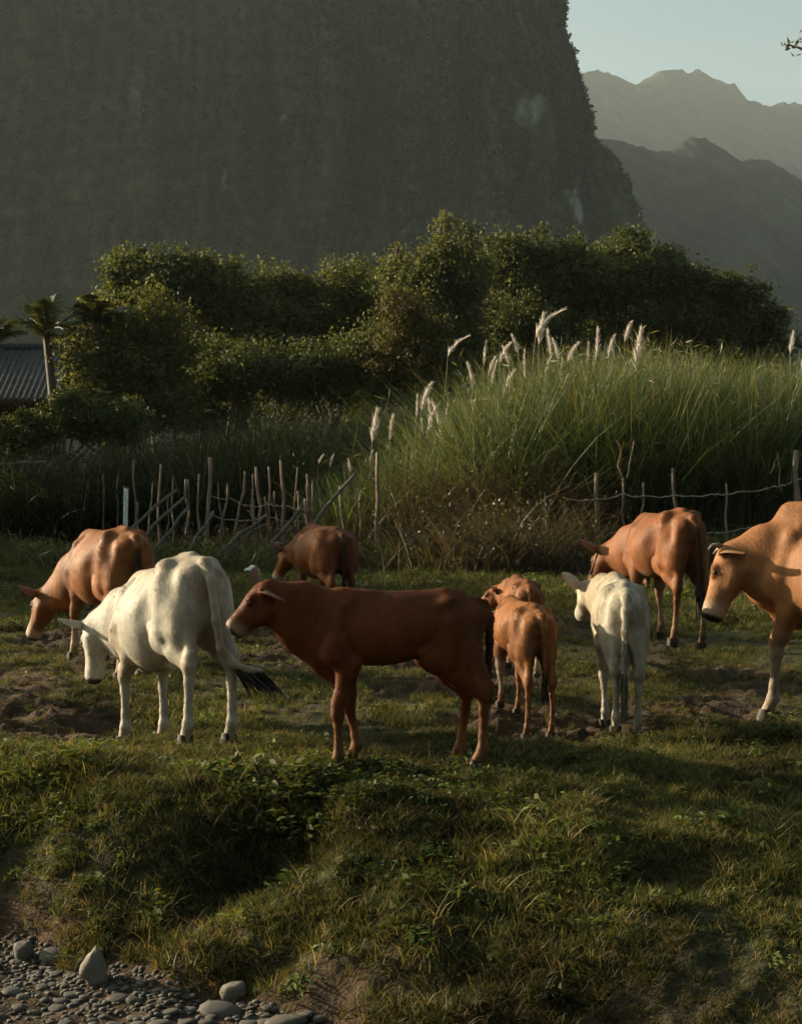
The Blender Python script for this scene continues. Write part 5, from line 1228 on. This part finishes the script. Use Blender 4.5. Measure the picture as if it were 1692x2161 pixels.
def sow(n, x0, x1, y0, y1, s0, s1, fan=True, soil_ok=.25):
    Y = rg.uniform(y0, y1, n); X = rg.uniform(x0, x1, n) * (Y if fan else 1)
    t = (Y - toe_y(X)) / (lip_y(X) - toe_y(X)); so = soil_mask(X, Y)
    dryf = np.clip(.85 - t * 1.7, 0, 1) + .5 * fbm(X * 1.7, Y * 1.7, seed=41)
    keep = (t > .02 + .10 * vnoise(X * 4, Y * 4, seed=43)) & (rg.uniform(0, 1, n) > so * (1 - soil_ok))
    keep &= rg.uniform(0, 1, n) < np.where(t > 1.25, .25 + .75 * smooth(-.25, .2, fbm(X * 1.5, Y * 1.5, seed=44)), 1)
    keep &= (t > .5) | (rg.uniform(0, 1, n) < .22 + 1.1 * t + .6 * vnoise(X * 3, Y * 3, seed=46))
    bare = fbm(X * 2.6, Y * 2.6, seed=45) > .33; keep &= ~(bare & (rg.uniform(0, 1, n) < .6))
    X, Y, dryf, so, t = X[keep], Y[keep], dryf[keep], so[keep], t[keep]; m_ = len(X)
    u = rg.uniform(0, 1, m_); k = rg.integers(0, 4, m_)
    isdry = u < np.clip(.05 + .7 * dryf + .25 * so, .03, .8); k[isdry] = 4 + rg.integers(0, 3, isdry.sum())
    st = rg.uniform(0, 1, m_) < np.where(t < 1.2, .045, .02); k[st] = 7 + rg.integers(0, 2, st.sum())
    wd = (rg.uniform(0, 1, m_) < .02 + .30 * np.exp(-(((X + .15) / .45) ** 2 + ((Y - 8.2) / .35) ** 2))); k[wd] = 9 + rg.integers(0, 2, wd.sum())
    pts.append(np.stack([X, Y, ground_z(X, Y)], 1)); idx_.append(k)
    lush = 1 + .8 * fbm(X * 1.6, Y * 1.6, seed=47) + .35 * g2(X, Y, -1.3, 8.55, 1.1, .5)
    scl.append(rg.uniform(s0, s1, m_) * lush * (1 - .35 * so))
    g_ = (.85 + .9 * fbm(X * 1.3, Y * 1.3, seed=49) + .25 * g2(X, Y, -1.3, 8.6, 1.2, .5))[:, None] * rg.uniform(.75, 1.25, (m_, 1)); warm = rg.uniform(.85, 1.15, (m_, 1))
    tint.append(np.clip(np.concatenate([g_ * warm, g_, g_ * .9, np.ones((m_, 1))], 1), .2, 2))
sow(30000, -.30, .30, 4.6, 9.8, .75, 1.25)
sow(24000, -.30, .30, 9.4, 16, .6, 1.1, soil_ok=.34)
sow(22000, -.30, .30, 15.5, 26, 1.1, 1.9)
sow(9000, -.30, .22, 25, 42, 2.0, 3.2)
P = np.concatenate(pts); K = np.concatenate(idx_).astype(np.int32); Sx = np.concatenate(scl).astype(np.float32); Tn = np.concatenate(tint).astype(np.float32)
me = bpy.data.meshes.new('grass'); me.vertices.add(len(P)); me.vertices.foreach_set('co', P.astype(np.float32).ravel())
for nm, tp_, dat, key in (('pick', 'INT', K, 'value'), ('gscale', 'FLOAT', Sx, 'value'), ('gtint', 'FLOAT_COLOR', Tn, 'color'), ('grot', 'FLOAT', rg.uniform(0, 6.283, len(P)).astype(np.float32), 'value')):
    a_ = me.attributes.new(nm, tp_, 'POINT'); a_.data.foreach_set(key, np.ascontiguousarray(dat).ravel())
me.materials.append(MAT_GRASS)
grass = link('grass', me, None, kind='stuff', label='short grazed grass covering the pasture and the bank', category='grass')
ng = bpy.data.node_groups.new('sow_turf', 'GeometryNodeTree')
ng.interface.new_socket('Geometry', in_out='INPUT', socket_type='NodeSocketGeometry'); ng.interface.new_socket('Geometry', in_out='OUTPUT', socket_type='NodeSocketGeometry')
gi = ng.nodes.new('NodeGroupInput'); go = ng.nodes.new('NodeGroupOutput'); ci = ng.nodes.new('GeometryNodeCollectionInfo'); ip = ng.nodes.new('GeometryNodeInstanceOnPoints')
ci.inputs[0].default_value = tc_; ci.inputs['Separate Children'].default_value = True; ci.inputs['Reset Children'].default_value = True
def na(name, typ):
    q = ng.nodes.new('GeometryNodeInputNamedAttribute'); q.data_type = typ; q.inputs[0].default_value = name; return q
ap, as_, ar = na('pick', 'INT'), na('gscale', 'FLOAT'), na('grot', 'FLOAT')
cx_ = ng.nodes.new('ShaderNodeCombineXYZ'); ng.links.new(ar.outputs[0], cx_.inputs[2])
er = ng.nodes.new('FunctionNodeEulerToRotation'); ng.links.new(cx_.outputs[0], er.inputs[0])
L_ = ng.links.new
L_(gi.outputs[0], ip.inputs['Points']); L_(ci.outputs[0], ip.inputs['Instance']); ip.inputs['Pick Instance'].default_value = True
L_(ap.outputs[0], ip.inputs['Instance Index']); L_(er.outputs[0], ip.inputs['Rotation']); L_(as_.outputs[0], ip.inputs['Scale']); L_(ip.outputs[0], go.inputs[0])
md = grass.modifiers.new('sow', 'NODES'); md.node_group = ng
